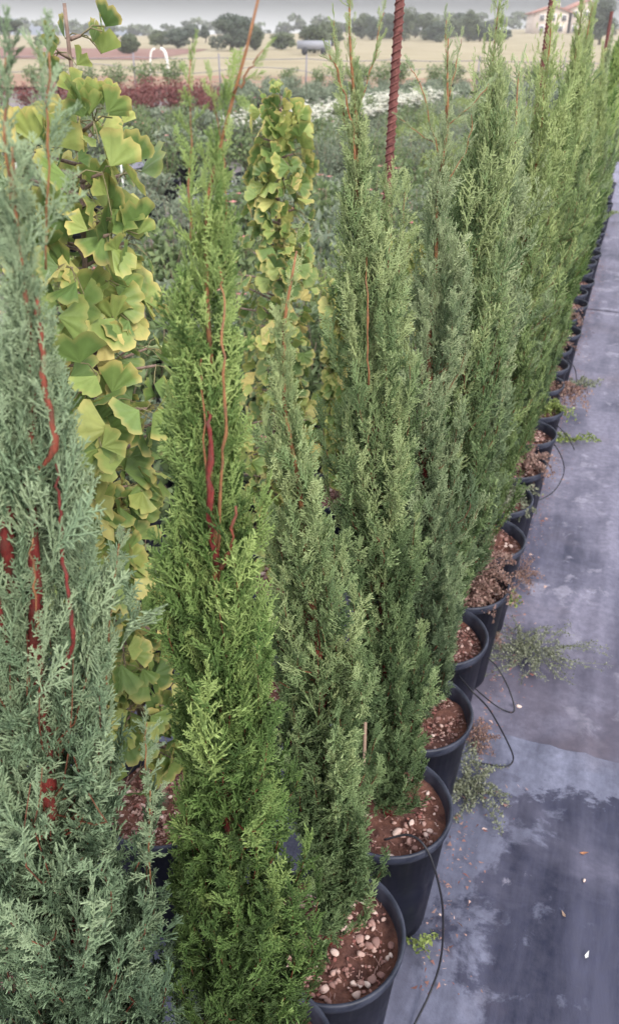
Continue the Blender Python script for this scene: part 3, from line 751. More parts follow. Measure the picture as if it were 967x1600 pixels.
# tighten: leaves thin out toward the tip
t = potted_ginkgo('large-leaved ginkgo with yellow-edged fan leaves, between the two nearest cypresses', LG1, 1, wood, lf)
LG2 = (-.075, 1.86, 0)
wood, lf = ginkgo(52, path_px(LG2, [(430, 700), (436, 500), (436, 320), (438, 150)]), 190, .21, .036, .032, yel=.35, bunch=(3, 6), facecam=.35)
potted_ginkgo('dense narrow ginkgo behind the short cypress, covered in small yellowing leaves', LG2, 2, wood, lf)
LG3 = (-.17, 1.42, 0)
wood, lf = ginkgo(53, path_px(LG3, [(372, 900), (366, 740), (364, 670)]), 9, .05, .048, .034, yel=.7, bunch=(2, 4), zmin=.5)
potted_ginkgo('small sparse ginkgo with pale yellow leaves peeking out between two cypresses', LG3, 3, wood, lf)
for i, (x, y, h, lab) in enumerate([(-.55, .78, 1.25, 'ginkgo mostly hidden behind the leftmost blue-green cypress'), (.09, 2.35, 1.02, 'green ginkgo standing behind the tall orange-tipped cypress'),
                                    (.27, 2.82, .98, 'yellowish ginkgo behind the grey-green spindly-topped cypress'), (.46, 3.3, .95, 'farthest ginkgo, half hidden by the dense part of the row')]):
    wood, lf = ginkgo(60+i, [(0, 0, .29), (.01, 0, .8), (0, 0, h)], 110, .10, .044, .03, yel=.3, bunch=(3, 5))
    potted_ginkgo(lab, (x, y, 0), i, wood, lf)

def nth(i):
    i += 1
    return '%d%s' % (i, 'th' if 10 < i % 100 < 14 else {1: 'st', 2: 'nd', 3: 'rd'}.get(i % 10, 'th'))
# ------------------------------------------------------------------ generic leafy plants
def bush(seed, rad, h, n, leaf, z0=.2, stems=9, aspect=2.2, flowers=0, fsize=.02, droop=0.):
    r = np.random.default_rng(seed); lf, wd, fl = Geo(), Geo(), Geo()
    S = []
    for i in range(stems):
        a = i*2.4+r.normal(0, .3); q = rad*math.sqrt((i+.5)/stems)*r.uniform(.8, 1.1)
        e = np.array([q*math.cos(a), q*math.sin(a), z0+h*r.uniform(.65, 1.0)*(1-.25*q/rad)]); b = np.array([.15*q*math.cos(a), .15*q*math.sin(a), z0])
        mid = (b+e)/2+np.array([.12*q*math.cos(a), .12*q*math.sin(a), .08*h]); S.append((b, mid, e))
        wd.tube([b, mid, e], [.004, .003, .0015], 4, tip=.3)
    k = r.integers(0, stems, n); t = r.uniform(.12, 1, n)**.8
    Sb = np.array(S); b, m_, e = Sb[k, 0], Sb[k, 1], Sb[k, 2]
    p = ((1-t)**2)[:, None]*b+(2*t*(1-t))[:, None]*m_+(t**2)[:, None]*e+r.normal(0, 1, (n, 3))*np.array([.22, .22, .12])*rad
    dv = r.normal(0, 1, (n, 3))+np.array([0, 0, .7-droop]); dv /= np.linalg.norm(dv, axis=1, keepdims=True)
    q = r.normal(0, 1, (n, 3)); s = np.cross(dv, q); s /= np.linalg.norm(s, axis=1, keepdims=True); nrm = np.cross(s, dv)
    L = leaf*r.uniform(.6, 1.25, n)[:, None]; Wd = L/aspect/2
    V = np.stack([p, p+dv*L*.45+s*Wd+nrm*L*.05, p+dv*L, p+dv*L*.45-s*Wd+nrm*L*.05], 1).reshape(-1, 3)
    i = np.arange(n)[:, None]*4
    F = np.concatenate([i+np.array([[0, 1, 2]]), i+np.array([[0, 2, 3]])])
    lf.add(V, F, tint=np.repeat(np.clip(r.normal(.5, .25, n), 0, 1), 4), tip=np.tile([0, .3, 1, .3], n))
    if flowers:
        for i in range(flowers):
            e = S[r.integers(0, stems)][2]+r.normal(0, 1, 3)*np.array([.3, .3, .12])*rad+[0, 0, .02]
            for j in range(5):
                a = j*1.257+r.uniform(0, .3); u = np.array([math.cos(a), math.sin(a), .35]); v2 = np.array([-math.sin(a), math.cos(a), 0])
                f = fsize*r.uniform(.8, 1.2)
                fl.add([e, e+u*f*.6+v2*f*.38, e+u*f, e+u*f*.6-v2*f*.38], [(0, 1, 2), (0, 2, 3)], tint=r.uniform(0, 1), tip=.5)
    return lf, wd, (fl if flowers else None)
def small_pot(rt=.10, h=.2):
    g = Geo(); g.lathe([(.002, 0), (rt*.78, 0), (rt*.97, h-.015), (rt*1.03, h-.015), (rt*1.05, h), (rt*.97, h), (rt*.92, h-.03), (rt*.2, h-.028), (.001, h-.026)], 20); return g
SP_ME = mesh_from('pot', small_pot(), POT, True); SPB_ME = mesh_from('pot', small_pot(.13, .24), POT, True)
def bush_proto(name, label, cat, group, seed, mat, pot_me, z0, wood_mat=BARK_GREY, fmat=None, **k):
    t = thing(name, label, cat, (0, 0, 0), 0, group)
    lf, wd, fl = bush(seed, z0=z0, **k)
    obj('pot', pot_me, parent=t); obj('stems', wd, wood_mat, t); obj('foliage', lf, mat, t)
    if fl: obj('flowers', fl, fmat or PETAL, t)
    return t
def place_all(protos, spots, seed):
    rr = random.Random(seed); used = set()
    for x, y, *lab in spots:
        i = rr.randrange(len(protos)); p = protos[i]; rz = rr.uniform(0, 6.28); sc = rr.uniform(.85, 1.15)
        z = float(hgt(x, y))
        if i not in used:
            used.add(i); p.location = (x, y, z); p.rotation_euler = (0, 0, rz); p.scale = (sc,)*3
            if lab: p['label'] = lab[0]
        else: dup(p, (x, y, z), rz, sc, lab[0] if lab else None)
    for i, p in enumerate(protos):
        if i not in used:
            for c in list(p.children): bpy.data.objects.remove(c)
            bpy.data.objects.remove(p)
# white flowering row beyond
G = 'white-flowered plants in small black pots across the yard'
L_ = 'white-flowered plant in a small black pot, in the blooming rows beyond the rebar stake'
pr = [bush_proto('white_flower_plant', L_, 'potted plant', G, 70+i, SHRUB_G, SP_ME, .18, rad=.18, h=.38, n=420, leaf=.05, flowers=60, fsize=.045) for i in range(3)]
DIR = np.array([math.sin(R(23.5)), math.cos(R(23.5))]); PERP = np.array([-DIR[1], DIR[0]])
base = np.array(gnd(455, 247)); rr = random.Random(7); sp = []
for row in range(4):
    for i in range(34):
        if rr.random() < .05 or (14 < i < 17 and row < 2): continue
        p = base+DIR*(i*.30-.2)+PERP*(row*.34)+np.array([rr.uniform(-.03, .03), rr.uniform(-.03, .03)]); sp.append((p[0], p[1], 'white-flowered plant in small black pot, %s along the %s blooming row from the path' % (nth(i), nth(row))))
place_all(pr, sp, 1)
# path beside it
def strip(name, a, b, wd, mat, dz):
    a, b = np.array(a), np.array(b); d_ = (b-a)/np.linalg.norm(b-a); n_ = np.array([-d_[1], d_[0]])*wd/2
    g = Geo(); V = [(*(a+n_), dz), (*(a-n_), dz), (*(b-n_), dz), (*(b+n_), dz)]; g.quads(V, [(0, 1, 2, 3)])
    return tag(obj(name, g, mat), kind='structure')
pc = base-PERP*.55
strip('footpath', pc-DIR*4, pc+DIR*14, .5, PATHM, .004)
pc = base+PERP*2.1
strip('footpath', pc-DIR*3, pc+DIR*14, 1.3, PATHM, .006)
# green rows beyond the flowers
G = 'low grey-green shrubs in pots past the flowering rows'
pr = [bush_proto('grey_green_shrub', 'low grey-green potted shrub in the wide block past the white flowers', 'potted plant', G, 80+i, SHRUB_G, SP_ME, .18, rad=.26, h=.42, n=420, leaf=.075, flowers=0) for i in range(3)]
sp = []
for row in range(7):
    for i in range(15):
        p = np.array([-3.2, 21.0])+np.array([1, .10])*(i*.75)+np.array([.15, 1])*row*1.25+np.array([rr.uniform(-.15, .15), rr.uniform(-.15, .15)]); sp.append((p[0], p[1], 'low grey-green potted shrub, %s from the left in the %s line past the white flowers' % (nth(i), nth(row))))
place_all(pr, sp, 2)
pr = [bush_proto('round_green_shrub', 'taller rounded green potted shrub in the far block near the fence', 'potted plant', 'rounded green shrubs near the fence', 85+i, SHRUB, SPB_ME, .2, rad=.4, h=.8, n=600, leaf=.09) for i in range(2)]
place_all(pr, [(-.8+i*.8+rr.uniform(-.2, .2), 30.5+rr.uniform(-.8, .8)+(i % 2)*1.2, 'rounded green shrub near the fence, %s from the left in its right-hand clump' % nth(i)) for i in range(13)]+[(-9+i*.9, 29+rr.uniform(-.6, .6), 'rounded green shrub near the fence, %s from the left behind the burgundy ones' % nth(i)) for i in range(6)], 3)
# burgundy shrubs
pr = [bush_proto('burgundy_shrub', 'dark burgundy-leaved potted shrub in the clump at left beyond the ginkgo leaves', 'potted plant', 'burgundy shrubs in the left yard', 90+i, SHRUB_R, SPB_ME, .2, rad=.36, h=.62, n=620, leaf=.07) for i in range(2)]
sp = [(-4.3+.62*i+rr.uniform(-.1, .1), 19.0+rr.uniform(-.4, .4)+row*.8, 'dark burgundy shrub, %s from the left in the %s line of the red clump' % (nth(i), nth(row))) for i in range(4) for row in range(3)]
place_all(pr, sp+[(-7.2+.7*i, 20+rr.uniform(-.6, .6), 'dark burgundy shrub, %s of the red group at the left picture edge' % nth(i)) for i in range(4)], 4)
# mixed potted plants left middle distance
pr = [bush_proto('leafy_pot_plant', 'blue-green leafy shrub in a black pot in the left middle yard', 'potted plant', 'mixed leafy pots behind the ginkgos', 100, SHRUB_G, SPB_ME, .22, rad=.2, h=.38, n=420, leaf=.06),
      bush_proto('leafy_pot_plant', 'green bushy shrub in a black pot in the left middle yard', 'potted plant', 'mixed leafy pots behind the ginkgos', 101, SHRUB, SPB_ME, .22, rad=.19, h=.42, n=420, leaf=.055),
      bush_proto('pink_tipped_plant', 'shrub with pink young tips in a black pot in the left middle yard', 'potted plant', 'mixed leafy pots behind the ginkgos', 102, SHRUB, SPB_ME, .22, fmat=PINKP, rad=.18, h=.45, n=320, leaf=.06, flowers=2, fsize=.028)]
# children of a thing share its label: copies of one kind are look-alikes in rows
sp = []
for row in range(13):
    for i in range(12):
        if rr.random() < .12: continue
        sp.append((-5.4+i*.46+row*.12+rr.uniform(-.07, .07), 5.2+row*.95+i*.12+rr.uniform(-.12, .12), 'leafy potted shrub, %s from the left, %s line of the left yard' % (nth(i), nth(row))))
sp = [q for q in sp if abs(q[0])/q[1] < .5 and not (q[0]*W2[0]+q[1]*W2[1] > -2.6 and q[1] < 6.3)]
for row in range(5):
    for i in range(16):
        p = (1.55+i*.40+.1*row)*U2+W2*(-1.06-row*.36)+np.array([rr.uniform(-.04, .04), rr.uniform(-.04, .04)]); sp.append((p[0], p[1], 'leafy potted shrub, %s from the near end, %s line behind the ginkgos' % (nth(i), nth(row))))
place_all(pr, sp, 5)
# feathery green pots directly behind the row (second block)
G = 'feathery green shrubs in pots close behind the row'
pr = [bush_proto('feathery_shrub', 'feathery bright green shrub in a black pot close behind the cypress row', 'potted plant', G, 110+i, (SHRUB, WEEDY, SHRUB_G)[i], SPB_ME, .22, rad=.17, h=.52, n=1500, leaf=.035, aspect=3.2, stems=12) for i in range(3)]
sp = []
for row in range(3):
    for i in range(24):
        s = 3.1+i*.36; p = s*U2+W2*(-.62-row*.38)+np.array([rr.uniform(-.05, .05), rr.uniform(-.05, .05)]); sp.append((p[0], p[1], 'feathery green potted shrub, %s from the near end, %s line behind the cypresses' % (nth(i), nth(row))))
for i in range(9):
    p = (1.9+i*.42)*U2+W2*(-2.95-.1*(i % 2)); sp.append((p[0], p[1], 'feathery shrub beyond the leafy pots, %s from the near end' % nth(i)))
for row in range(5):
    for i in range(19):
        s = 8.6+i*.5; p = s*U2+W2*(-1.75-row*.42)+np.array([rr.uniform(-.08, .08), rr.uniform(-.08, .08)]); sp.append((p[0], p[1], 'feathery green potted shrub, %s from the near end, %s line before the white flowers' % (nth(i), nth(row))))
place_all(pr, sp, 6)

# plant labels on stakes
def plabel(label, px, py, Y, s, rz):
    x, z = at(px, py, Y); t = thing('plant_label', label, 'plant label', (x, Y, 0), rz)
    g = Geo(); g.box((0, 0, z-.01), (s, .004, s*.62)); obj('card', g, WHITE, t)
    V = t.children[0]; V.rotation_euler = (0, 0, 0)
    g = Geo(); g.tube([(0, .006, 0), (0, .006, z-.02)], .006, 6); obj('stake', g, WHITE, t)
plabel('white blank plant label on a stake behind the large ginkgo leaves', 187, 234, 7.4, .15, .2)
plabel('small white plant label at the far left among the dark pots', 23, 258, 7.0, .08, .9)

# ------------------------------------------------------------------ rebar stakes
def rebar(label, x, y, h, rad, tilt):
    t = thing('rebar_stake', label, 'stake', (x, y, 0)); t.rotation_euler = (0, tilt, 0)
    g = Geo(); n = int(h/.004)
    z = np.linspace(-.05, h, n); g.tube(np.stack([0*z, 0*z, z], 1), rad, 12)
    # helical ribs
    for o2 in (0, math.pi):
        th = np.linspace(0, h*2*math.pi/.024, int(h/.024*14))
        g.tube(np.stack([(rad*1.0)*np.cos(th+o2), (rad*1.0)*np.sin(th+o2), th/(2*math.pi)*.024], 1), rad*.26, 4, cap=False)
    obj('bar', g, REBAR, t, True)
X1, _ = at(609, 275, 1.55)
zt = at(615, -30, 1.55)[1]
rebar('thick rusty ribbed steel rebar standing upright behind the cypress with the orange leader', X1-.02, 1.55, zt, .0072, .012)
x2 = at(857, 30, 3.2)[0]; rebar('thin rusty rebar rising above the dense middle of the row', x2, 3.2, 1.9, .0085, 0)
x2 = at(948, 60, 5.4)[0]; rebar('rusty rebar above the far end of the row by the right edge', x2, 5.4, 1.78, .009, 0)

# ------------------------------------------------------------------ weeds
def weed(name, label, cat, loc, seed, mat, rad, h, n, leaf, stems=26, stretch=(1, 1), rz=0, hang=0):
    r = np.random.default_rng(seed); t = thing(name, label, cat, loc, rz, None)
    st, lf = Geo(), Geo(); P = []
    for i in range(stems):
        a = r.uniform(0, 6.28); L = rad*r.uniform(.35, 1.05); k = 7; q = np.linspace(0, 1, k)
        aa = a+np.cumsum(r.normal(0, .22, k))
        x = np.cumsum(np.cos(aa))*L/k*stretch[0]; y = np.cumsum(np.sin(aa))*L/k*stretch[1]
        z = .004+h*np.sin(q*math.pi*r.uniform(.5, 1))*r.uniform(.4, 1)-hang*q**2*r.uniform(.2, 1)
        x += r.normal(0, rad*.1); y += r.normal(0, rad*.1)
        C_ = np.stack([x, y, z], 1); st.tube(C_, np.linspace(.0011, .0005, k), 3, cap=False, tip=.2); P.append(C_)
    P = np.array(P); k = r.integers(0, stems, n); s = r.uniform(0, 5.99, n); i0 = s.astype(int); f = (s-i0)[:, None]
    p = P[k, i0]*(1-f)+P[k, i0+1]*f+r.normal(0, .004, (n, 3)); p[:, 2] = np.maximum(p[:, 2], .003-hang)
    dv = r.normal(0, 1, (n, 3))+np.array([0, 0, .5]); dv /= np.linalg.norm(dv, axis=1, keepdims=True)
    sd = np.cross(dv, r.normal(0, 1, (n, 3))); sd /= np.linalg.norm(sd, axis=1, keepdims=True)
    L = leaf*r.uniform(.6, 1.4, n)[:, None]
    V = np.stack([p, p+dv*L*.5+sd*L*.32, p+dv*L, p+dv*L*.5-sd*L*.32], 1).reshape(-1, 3); i = np.arange(n)[:, None]*4
    if hang == 0: V[:, 2] = np.maximum(V[:, 2], .002)
    lf.add(V, np.concatenate([i+np.array([[0, 1, 2]]), i+np.array([[0, 2, 3]])]), tint=np.repeat(np.clip(r.normal(.5, .25, n), 0, 1), 4), tip=np.tile([0, .3, 1, .3], n))
    obj('stems', st, mat, t); obj('leaves', lf, mat, t)
    return t
def gw(px, py, z=.01): x, y = gnd(px, py, z); return (x, y, z)
weed('creeping_weed', 'grey-green creeping weed mat on the fabric beside the second pot', 'weed', gw(735, 1235), 1, WEEDG, .115, .022, 2600, .007, stretch=(1.1, 1.2))
weed('creeping_weed', 'large sparse grey-green creeping weed spread flat on the dusty fabric', 'weed', gw(828, 1020), 2, WEEDG, .21, .012, 3800, .0065, 60, (1.15, .85))
weed('seedling', 'small bright yellow-green seedling at the base of the second pot', 'weed', gw(652, 1475), 3, WEEDY, .045, .02, 90, .011, 10)
weed('seedling', 'green seedling beside the weedy pot, over the large weed mat', 'weed', gw(795, 945), 4, WEEDY, .05, .03, 160, .011, 10)
weed('dried_weed', 'pinkish dried weed spilling from the fourth pot towards the fabric', 'weed', gw(768, 1003, .03), 5, DRY, .06, .04, 500, .006, 16)
weed('dried_weed', 'brown dried weed litter and moss along the base of the third pot', 'weed', gw(742, 1150), 6, DRY, .085, .012, 1200, .006, 26, (.8, 1.2))
g5 = (LG[0]+.03, LG[1]-.01, .305)
weed('dried_weed', 'brown-purple dried weed mound filling and overhanging a pot', 'weed', g5, 7, DRY, .165, .075, 5200, .009, 60, hang=.03)
weed('dried_weed', 'pale pink dried stems on the fabric beside the weed-filled pot', 'weed', gw(815, 900), 8, DRY, .12, .02, 800, .006, 22, (.7, 1.3))
weed('dried_weed', 'reddish dried weed covering the second pot past the red stones', 'weed', (ROW[1][0]+.02, ROW[1][1], .305), 9, DRY, .15, .07, 3400, .010, 40, hang=.05)
weed('dried_weed', 'grey-brown dried weed on the pot next past the red stones', 'weed', (ROW[0][0]+.02, ROW[0][1], .305), 12, WEEDG, .15, .06, 2600, .010, 40, hang=.04)
weed('dried_weed', 'rusty pink weed tuft spilling from a pot in the middle of the row', 'weed', (ROW[4][0]+.1, ROW[4][1], .27), 10, DRY, .17, .08, 2600, .010, 40, hang=.12)
weed('sprawling_weed', 'thin green weed sprawling from the row onto the pale fabric', 'weed', gw(885, 690), 11, WEEDY, .20, .02, 420, .013, 12, (1.3, .5))
for i, (px, py, lab) in enumerate([(905, 603, 'low green weed tuft by the middle pots of the row'), (950, 335, 'far green weed tuft on the fabric near the right edge'), (925, 372, 'brownish weed tuft beside the far pots')]):
    weed('creeping_weed', lab, 'weed', gw(px, py), 20+i, (WEEDG, WEEDY, DRY)[i], .14, .03, 500, .013, 16, (1.2, .7))
for i, k in enumerate((3, 6, 8)):
    weed('dried_weed', ['dried weed heap in a pot before the rusty pink tuft', 'brown weed heap in a pot past the rusty pink tuft', 'pinkish weed heap in a far pot of the row'][i], 'weed', (ROW[k][0]+.04, ROW[k][1], .3), 40+i, (WEEDY, DRY, DRY)[i], .13, .06, 1500, .011, 26, hang=.04)
# dirt drifts along the pot bases
m = M('silt'); v = m.coord(); n = m.noise(v, 30, 6, .7)
SILT = m.done(m.ramp(n, [(.3, (.16, .11, .12)), (.55, (.27, .20, .19)), (.75, (.30, .30, .20))]), .95, .1)
g = Geo(); r0 = np.random.default_rng(9)
for i in range(2600):
    u_ = r0.uniform(.9, 7.5); w_ = -.237+.13+abs(r0.normal(0, .045)); p = u_*U2+w_*W2; s = r0.uniform(.0008, .0028)
    stone(g, (p[0], p[1], .012), s*.8, r0, float(r0.beta(1.2, 2.4))) if i % 4 == 0 else g.add(np.array([(p[0], p[1], .011)]*3)+r0.normal(0, s*2, (3, 3))*[1, 1, .3], [(0, 1, 2)], tint=float(r0.beta(1.2, 2)))
tag(obj('debris', g, PEB), kind='stuff')

# ------------------------------------------------------------------ drip tubes
def drip(label, pts, rad=.0022):
    """pts: (px, py, height above ground)"""
    W = [(*gnd(px, py, z), z) for px, py, z in pts]
    o = np.array(W[0]); g = Geo(); g.tube(smooth(np.array(W)-o), rad, 7)
    b = obj('drip_tube', g, TUBE, smooth=True); b.location = W[0]
    return tag(b, label, 'irrigation tube', 'thin black drip tubes looping out of the pots')
drip('thin black drip tube looping from the second pot down to the bottom picture edge', [(600, 1312, .315), (640, 1305, .345), (668, 1330, .335), (687, 1390, .26), (692, 1440, .17), (688, 1500, .08), (672, 1550, .03), (645, 1605, .012)])
drip('thin black drip tube arcing out of the third pot onto the weeds', [(715, 1055, .31), (737, 1080, .345), (765, 1110, .26), (795, 1165, .09), (801, 1188, .02), (788, 1198, .012), (760, 1194, .012), (735, 1190, .012)])
drip('thin black drip tube hooking from the fourth pot to a white pebble', [(735, 1070, .14), (775, 1103, .02), (802, 1112, .012), (796, 1080, .05), (778, 1045, .09), (762, 1028, .13)])
drip('wide black drip loop lying on pale fabric past the weedy pots', [(835, 690, .30), (860, 690, .28), (877, 715, .18), (880, 740, .09), (866, 766, .03), (845, 780, .02), (828, 783, .05)])
drip('short black drip tube bending out past the middle pots', [(870, 665, .3), (885, 680, .2), (893, 695, .05), (897, 703, .012)])
drip('small black drip arc on the fabric by the farther pots', [(886, 560, .32), (897, 575, .2), (900, 595, .05), (898, 606, .012)])

# small loose items
def pebble_thing(label, px, py, s, tint):
    x, y = gnd(px, py, .012); g = Geo(); stone(g, (0, 0, s*.4), s, np.random.default_rng(px), tint)
    o = obj('pebble', g, PEB); o.location = (x, y, .008); tag(o, label, 'stone')
pebble_thing('white pebble at the bend of the drip tube beside the large weed mat', 810, 1103, .0085, 1.0)
pebble_thing('small white pebble on the dark fabric below the orange leaf', 912, 1375, .0055, .95)
pebble_thing('tiny white pebble beside the second pot and the drip loop', 687, 1428, .0045, .9)
pebble_thing('pale pebble in the litter below the third pot', 735, 1171, .006, .85)
for i, (px, py, s, lab) in enumerate([(912, 1333, .011, 'orange-brown dry leaf on the dark fabric'), (917, 1492, .010, 'pale narrow dry leaf low on the dark fabric'), (880, 1428, .008, 'small straw-coloured dry leaf in the middle of the dark fabric')]):
    x, y = gnd(px, py, .012); g = Geo()
    V = [(-s, 0, .004), (-s*.3, s*.4, .001), (s, .1*s, .005), (-s*.3, -s*.35, .003), (0, 0, .0)]
    V += [(a, b, c+.0006) for a, b, c in V]
    g.add(V, [(0, 4, 1), (1, 4, 2), (2, 4, 3), (3, 4, 0), (5, 6, 9), (6, 7, 9), (7, 8, 9), (8, 5, 9)])
    o = obj('fallen_leaf', g, (BROWNL, WHITE, CANE)[i]); o.location = (x, y, .009); o.rotation_euler = (0, 0, i*.9); tag(o, lab, 'leaf')

# ------------------------------------------------------------------ wire fence at the yard's far side
FY = 33.0
f = thing('wire_fence', 'low wire fence with thin posts between the nursery yard and the stubble field', 'fence', (0, FY, 0))
posts = [-22+i*3.1 for i in range(15)]
for i, x in enumerate(posts):
    g = Geo(); g.tube([(x, 0, -.1), (x+.03*math.sin(i*3), 0, 1.15)], .028, 6); obj('post', g, WIRE, f, True)
for k, (zc, sag) in enumerate(((1.02, .05), (.62, .14))):
    g = Geo(); pts = []
    for i in range(14):
        for t in np.linspace(0, 1, 8, endpoint=False):
            pts.append((posts[i]+(posts[i+1]-posts[i])*t, .03, zc-sag*(1 if i % 2 or k == 0 else -.9)*4*t*(1-t)*(1+.3*math.sin(i*2.)))) 
    g.tube(pts, .012, 4); obj('wire', g, WIRE, f)
# white tunnel hoop
x, z = at(249, 105, 36)
h_ = thing('tunnel_hoop', 'bent white plastic hoop standing in the stubble beyond the fence', 'hoop', (x, 36, 0.05))
for s in (-1, 1):
    g = Geo(); t = np.linspace(0, 1, 12); g.tube(np.stack([s*(.34-.05*t-.2*t**4), .06*s+0*t, .25+.95*np.sin(t*1.5)], 1), .035 if s < 0 else .06, 6); obj('strip', g, WHITE, h_, True)

# ------------------------------------------------------------------ far trees
def crown_geo(seed, w_, h, z0, lobes, n, leaf, flat_=1.0, d=None):
    r = np.random.default_rng(seed); d = d or w_*.8; g = Geo()
    cs = []
    for i in range(lobes):
        a = r.uniform(0, 6.28); q = r.uniform(0, .62)
        zc = .14+.66*(i+.5)/lobes; q *= .35+.65*math.sin(math.pi*(.2+zc*.62))
        cs.append((q*math.cos(a)*w_/2, q*math.sin(a)*d/2, z0+h*zc, w_*r.uniform(.12, .25)))
    cs = np.array(cs); k = r.integers(0, lobes, n)
    u = r.normal(0, 1, (n, 3)); u /= np.linalg.norm(u, axis=1, keepdims=True)
    q = r.uniform(.45, 1.08, n)**.6
    p = cs[k, :3]+u*(cs[k, 3]*q)[:, None]*np.array([1, 1, .8*h/w_*1.1*flat_])
    dv = r.normal(0, 1, (n, 3)); dv /= np.linalg.norm(dv, axis=1, keepdims=True); s = np.cross(dv, u+.3*r.normal(0, 1, (n, 3))); s /= np.linalg.norm(s, axis=1, keepdims=True)+1e-9
    L = leaf*r.uniform(.6, 1.3, n)[:, None]
    V = np.stack([p-dv*L*.5, p+s*L*.35, p+dv*L*.5, p-s*L*.35], 1).reshape(-1, 3); i = np.arange(n)[:, None]*4
    lt = r.uniform(.2, .8, lobes)
    g.add(V, np.concatenate([i+np.array([[0, 1, 2]]), i+np.array([[0, 2, 3]])]), tint=np.repeat(np.clip(lt[k]+r.normal(0, .15, n), 0, 1), 4), tip=.3)
    return g
def far_tree(name, label, cat, px, ytop, wpx, Y, kind='round', mat=CROWN, seed=0, group=None, trunk_f=.15):
    x, zt_ = at(px, ytop, Y); zb = float(hgt(x, Y))
    ww = wpx/1452*Y/.998; H = zt_-zb
    t = thing(name, label, cat, (x, Y, zb), 0, group)
    c0 = H*(trunk_f if kind != 'umbrella' else .45)
    g = crown_geo(seed, ww, H-c0, c0, 20 if kind != 'umbrella' else 7, int(2200+60*wpx), max(.22, ww*.055), 1)
    obj('crown', g, mat, t)
    g = Geo(); g.tube([(0, 0, -.3), (.1, 0, H*.35), (0, .1, H*.7)], [.045*ww, .035*ww, .015*ww], 7)
    for a in (0.5, 2.6, 4.4): g.tube([(0.05, 0, H*.35), (math.cos(a)*ww*.18, math.sin(a)*ww*.18, H*.62)], [.018*ww, .008*ww], 5)
    obj('trunk', g, BARK_TREE, t, True)
    return t
TG = 'trees beyond the stubble field'
for i, (nm, lab, px, yt, wpx, Y, kd, mt, tf) in enumerate([
    ('pine_tree', 'dark umbrella pine at the far left edge of the skyline', 8, 24, 52, 120, 'umbrella', CROWN_P, .4),
    ('scrub_tree', 'hazy low scrub tree right of the umbrella pine', 72, 53, 60, 135, 'round', CROWN, .05),
    ('olive_tree', 'round olive-green bush tree in the ploughed red field', 200, 52, 48, 95, 'round', CROWN, .05),
    ('scrub_tree', 'hazy pale tree left of the round bush tree', 168, 50, 42, 150, 'round', CROWN, .05),
    ('broadleaf_tree', 'leftmost dark tree of the clump left of the big domed tree', 250, 46, 44, 128, 'round', CROWN, .1),
    ('broadleaf_tree', 'middle dark tree of the clump left of the big domed tree', 276, 44, 48, 122, 'round', CROWN_P, .1),
    ('pine_tree', 'taller bluish pine with open crown left of the big domed tree', 300, 38, 34, 150, 'round', CROWN_P, .3),
    ('pine_tree', 'small bluish pine touching the left side of the big domed tree', 320, 38, 22, 152, 'round', CROWN_P, .3),
    ('domed_tree', 'big dense dome-shaped dark tree on the skyline', 360, 20, 76, 112, 'round', CROWN_P, .06),
    ('broadleaf_tree', 'right shoulder tree beside the big domed tree', 398, 38, 36, 116, 'round', CROWN, .06),
    ('broadleaf_tree', 'low rounded green tree between the domed tree and the grey-topped one', 440, 48, 54, 120, 'round', CROWN, .05),
    ('broadleaf_tree', 'wide olive-green tree just left of the orange-tipped cypress', 492, 36, 60, 105, 'round', CROWN, .05),
    ('broadleaf_tree', 'pale greyish tree behind the orange-tipped cypress leader', 520, 30, 56, 140, 'round', CROWN, .1),
    ('domed_tree', 'tall dark tree at the right picture edge beside the house', 948, -8, 56, 150, 'round', CROWN_P, .1)]):
    far_tree(nm, lab, 'tree', px, yt, wpx, Y, kd, mt, 200+i, TG, tf)
rr = random.Random(12)
xs = list(range(566, 800, 17))
for i, px in enumerate(xs):
    yt = 18+8*math.sin(i*1.1)+rr.uniform(-5, 5)+(6 if px > 680 else 0)+(10 if px > 740 else 0)
    far_tree('woodland_tree', 'dark tree of the far wood, %s from the thick rebar towards the house' % nth(i), 'tree', px, yt, rr.uniform(34, 52), 175+rr.uniform(-14, 20), 'round', (CROWN, CROWN_P)[i % 2], 240+i, 'trees of the wood behind the field', .02)
# far-off low tree line that reads as one mass
g = Geo(); r0 = np.random.default_rng(77)
for i in range(60):
    x = -230+i*7.5; q = crown_geo(300+i, 14, r0.uniform(3.5, 6.5), 0, 5, 260, 1.5); V, F, A = q.arrays(); V = V+np.array([x, 330+r0.uniform(-10, 10), float(hgt(x, 330))]); g.add(V, F, tint=A[:, 0], tip=A[:, 1])
tag(obj('treeline', g, CROWN), 'far-off low line of hazy trees along the horizon', kind='stuff')

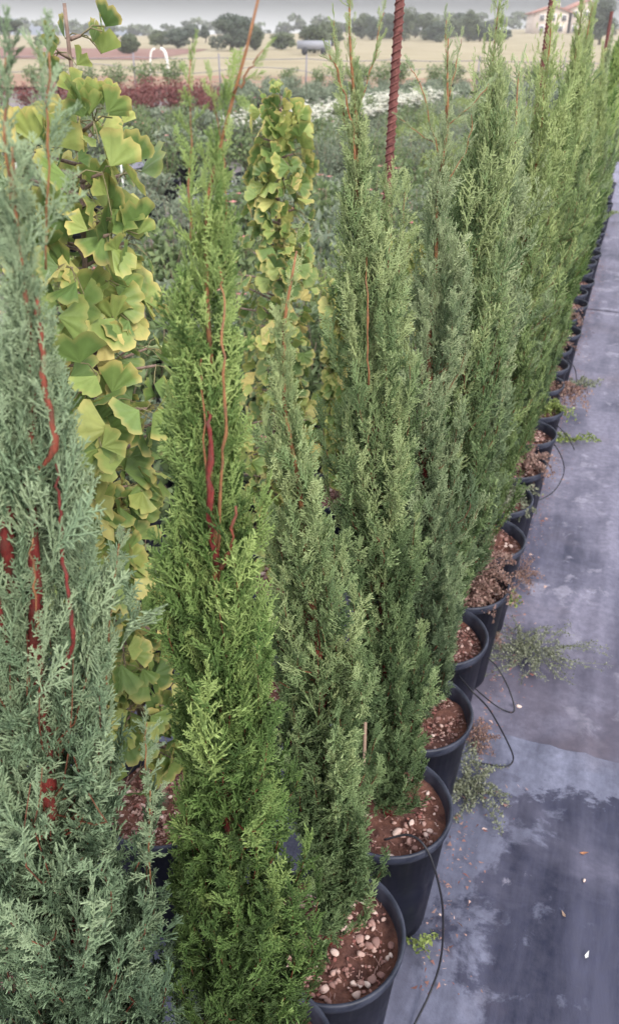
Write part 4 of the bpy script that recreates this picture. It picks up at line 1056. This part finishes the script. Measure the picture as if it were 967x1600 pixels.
# ------------------------------------------------------------------ house at the right
HY = 215.0
hx, _ = at(912, 40, HY); hz = at(912, 54, HY)[1]-.3
def house(label, x, wd, eave, ridge, depth, seed):
    t = thing('house', label, 'house', (x, HY, hz))
    g = Geo(); g.box((0, depth/2, eave/2-.5), (wd, depth, eave+1))
    g.add([(-wd/2, 0, eave), (wd/2, 0, eave), (0, 0, ridge), (-wd/2, depth, eave), (wd/2, depth, eave), (0, depth, ridge)], [(0, 1, 2), (3, 5, 4)])
    obj('wall', g, WALL, t)
    g = Geo(); o = .5; th = .22; sl = (ridge-eave)/(wd/2)
    for s in (-1, 1):
        V = [(s*(wd/2+o), -o, eave-o*sl+.03), (0, -o, ridge+.03), (0, depth+o, ridge+.03), (s*(wd/2+o), depth+o, eave-o*sl+.03)]
        V += [(a, b, c+th) for a, b, c in V]; g.quads(V, [(0, 1, 2, 3), (7, 6, 5, 4), (0, 4, 5, 1), (1, 5, 6, 2), (2, 6, 7, 3), (3, 7, 4, 0)])
    rf = obj('roof', g, ROOF, t)
    g = Geo(); g.box((wd*.2, depth*.4, ridge+.1), (.6, .6, 1.4)); obj('chimney', g, WALL, rf)
    for wx, wz in ((-wd*.28, 1.4), (wd*.24, 1.4), (0, eave-.9), (-wd*.3, eave-.9), (wd*.3, eave-.9)):
        g = Geo(); g.box((wx, -.04, wz), (1.25, .08, 1.35)); fr = obj('window', g, WHITE, t)
        g = Geo(); g.box((wx, -.10, wz), (.95, .06, 1.05)); obj('pane', g, GLASS, fr)
    g = Geo(); g.box((0, -.05, .55), (1.1, .1, 2.1)); obj('door', g, CANE, t)
house('pale two-storey gabled house at top right behind the row', hx, 7.6, 5.2, 6.8, 9, 1)
house('lower house with a reddish roof left of the pale gabled one', at(862, 40, HY)[0], 8.4, 4.4, 5.7, 8, 2)
# grey trailer near the tree line
x, z = at(520, 82, 98)
t = thing('trailer', 'low grey metal trailer parked under the trees left of the thick rebar', 'trailer', (x-2, 98, float(hgt(x, 98))))
g = Geo(); g.box((0, 0, .95), (3.6, 1.6, .8)); obj('box', g, flat('grey_metal', (.25, .26, .30), .5), t)
for s in (-1, 1):
    g = Geo(); g.tube([(s*1.0, -.9, .35), (s*1.0, -.7, .35)], .34, 12); obj('wheel', g, TUBE, t)

# ------------------------------------------------------------------ air
g = Geo(); g.box((0, 195, 15), (640, 410, 33.2))
hm = bpy.data.materials.new('haze'); hm.use_nodes = True; hm.node_tree.nodes.clear()
pv = hm.node_tree.nodes.new('ShaderNodeVolumePrincipled'); mo = hm.node_tree.nodes.new('ShaderNodeOutputMaterial')
pv.inputs['Color'].default_value = (.93, .92, .95, 1); pv.inputs['Density'].default_value = .0008; pv.inputs['Anisotropy'].default_value = .2
hm.node_tree.links.new(pv.outputs[0], mo.inputs['Volume'])
tag(obj('haze', g, hm), kind='stuff')
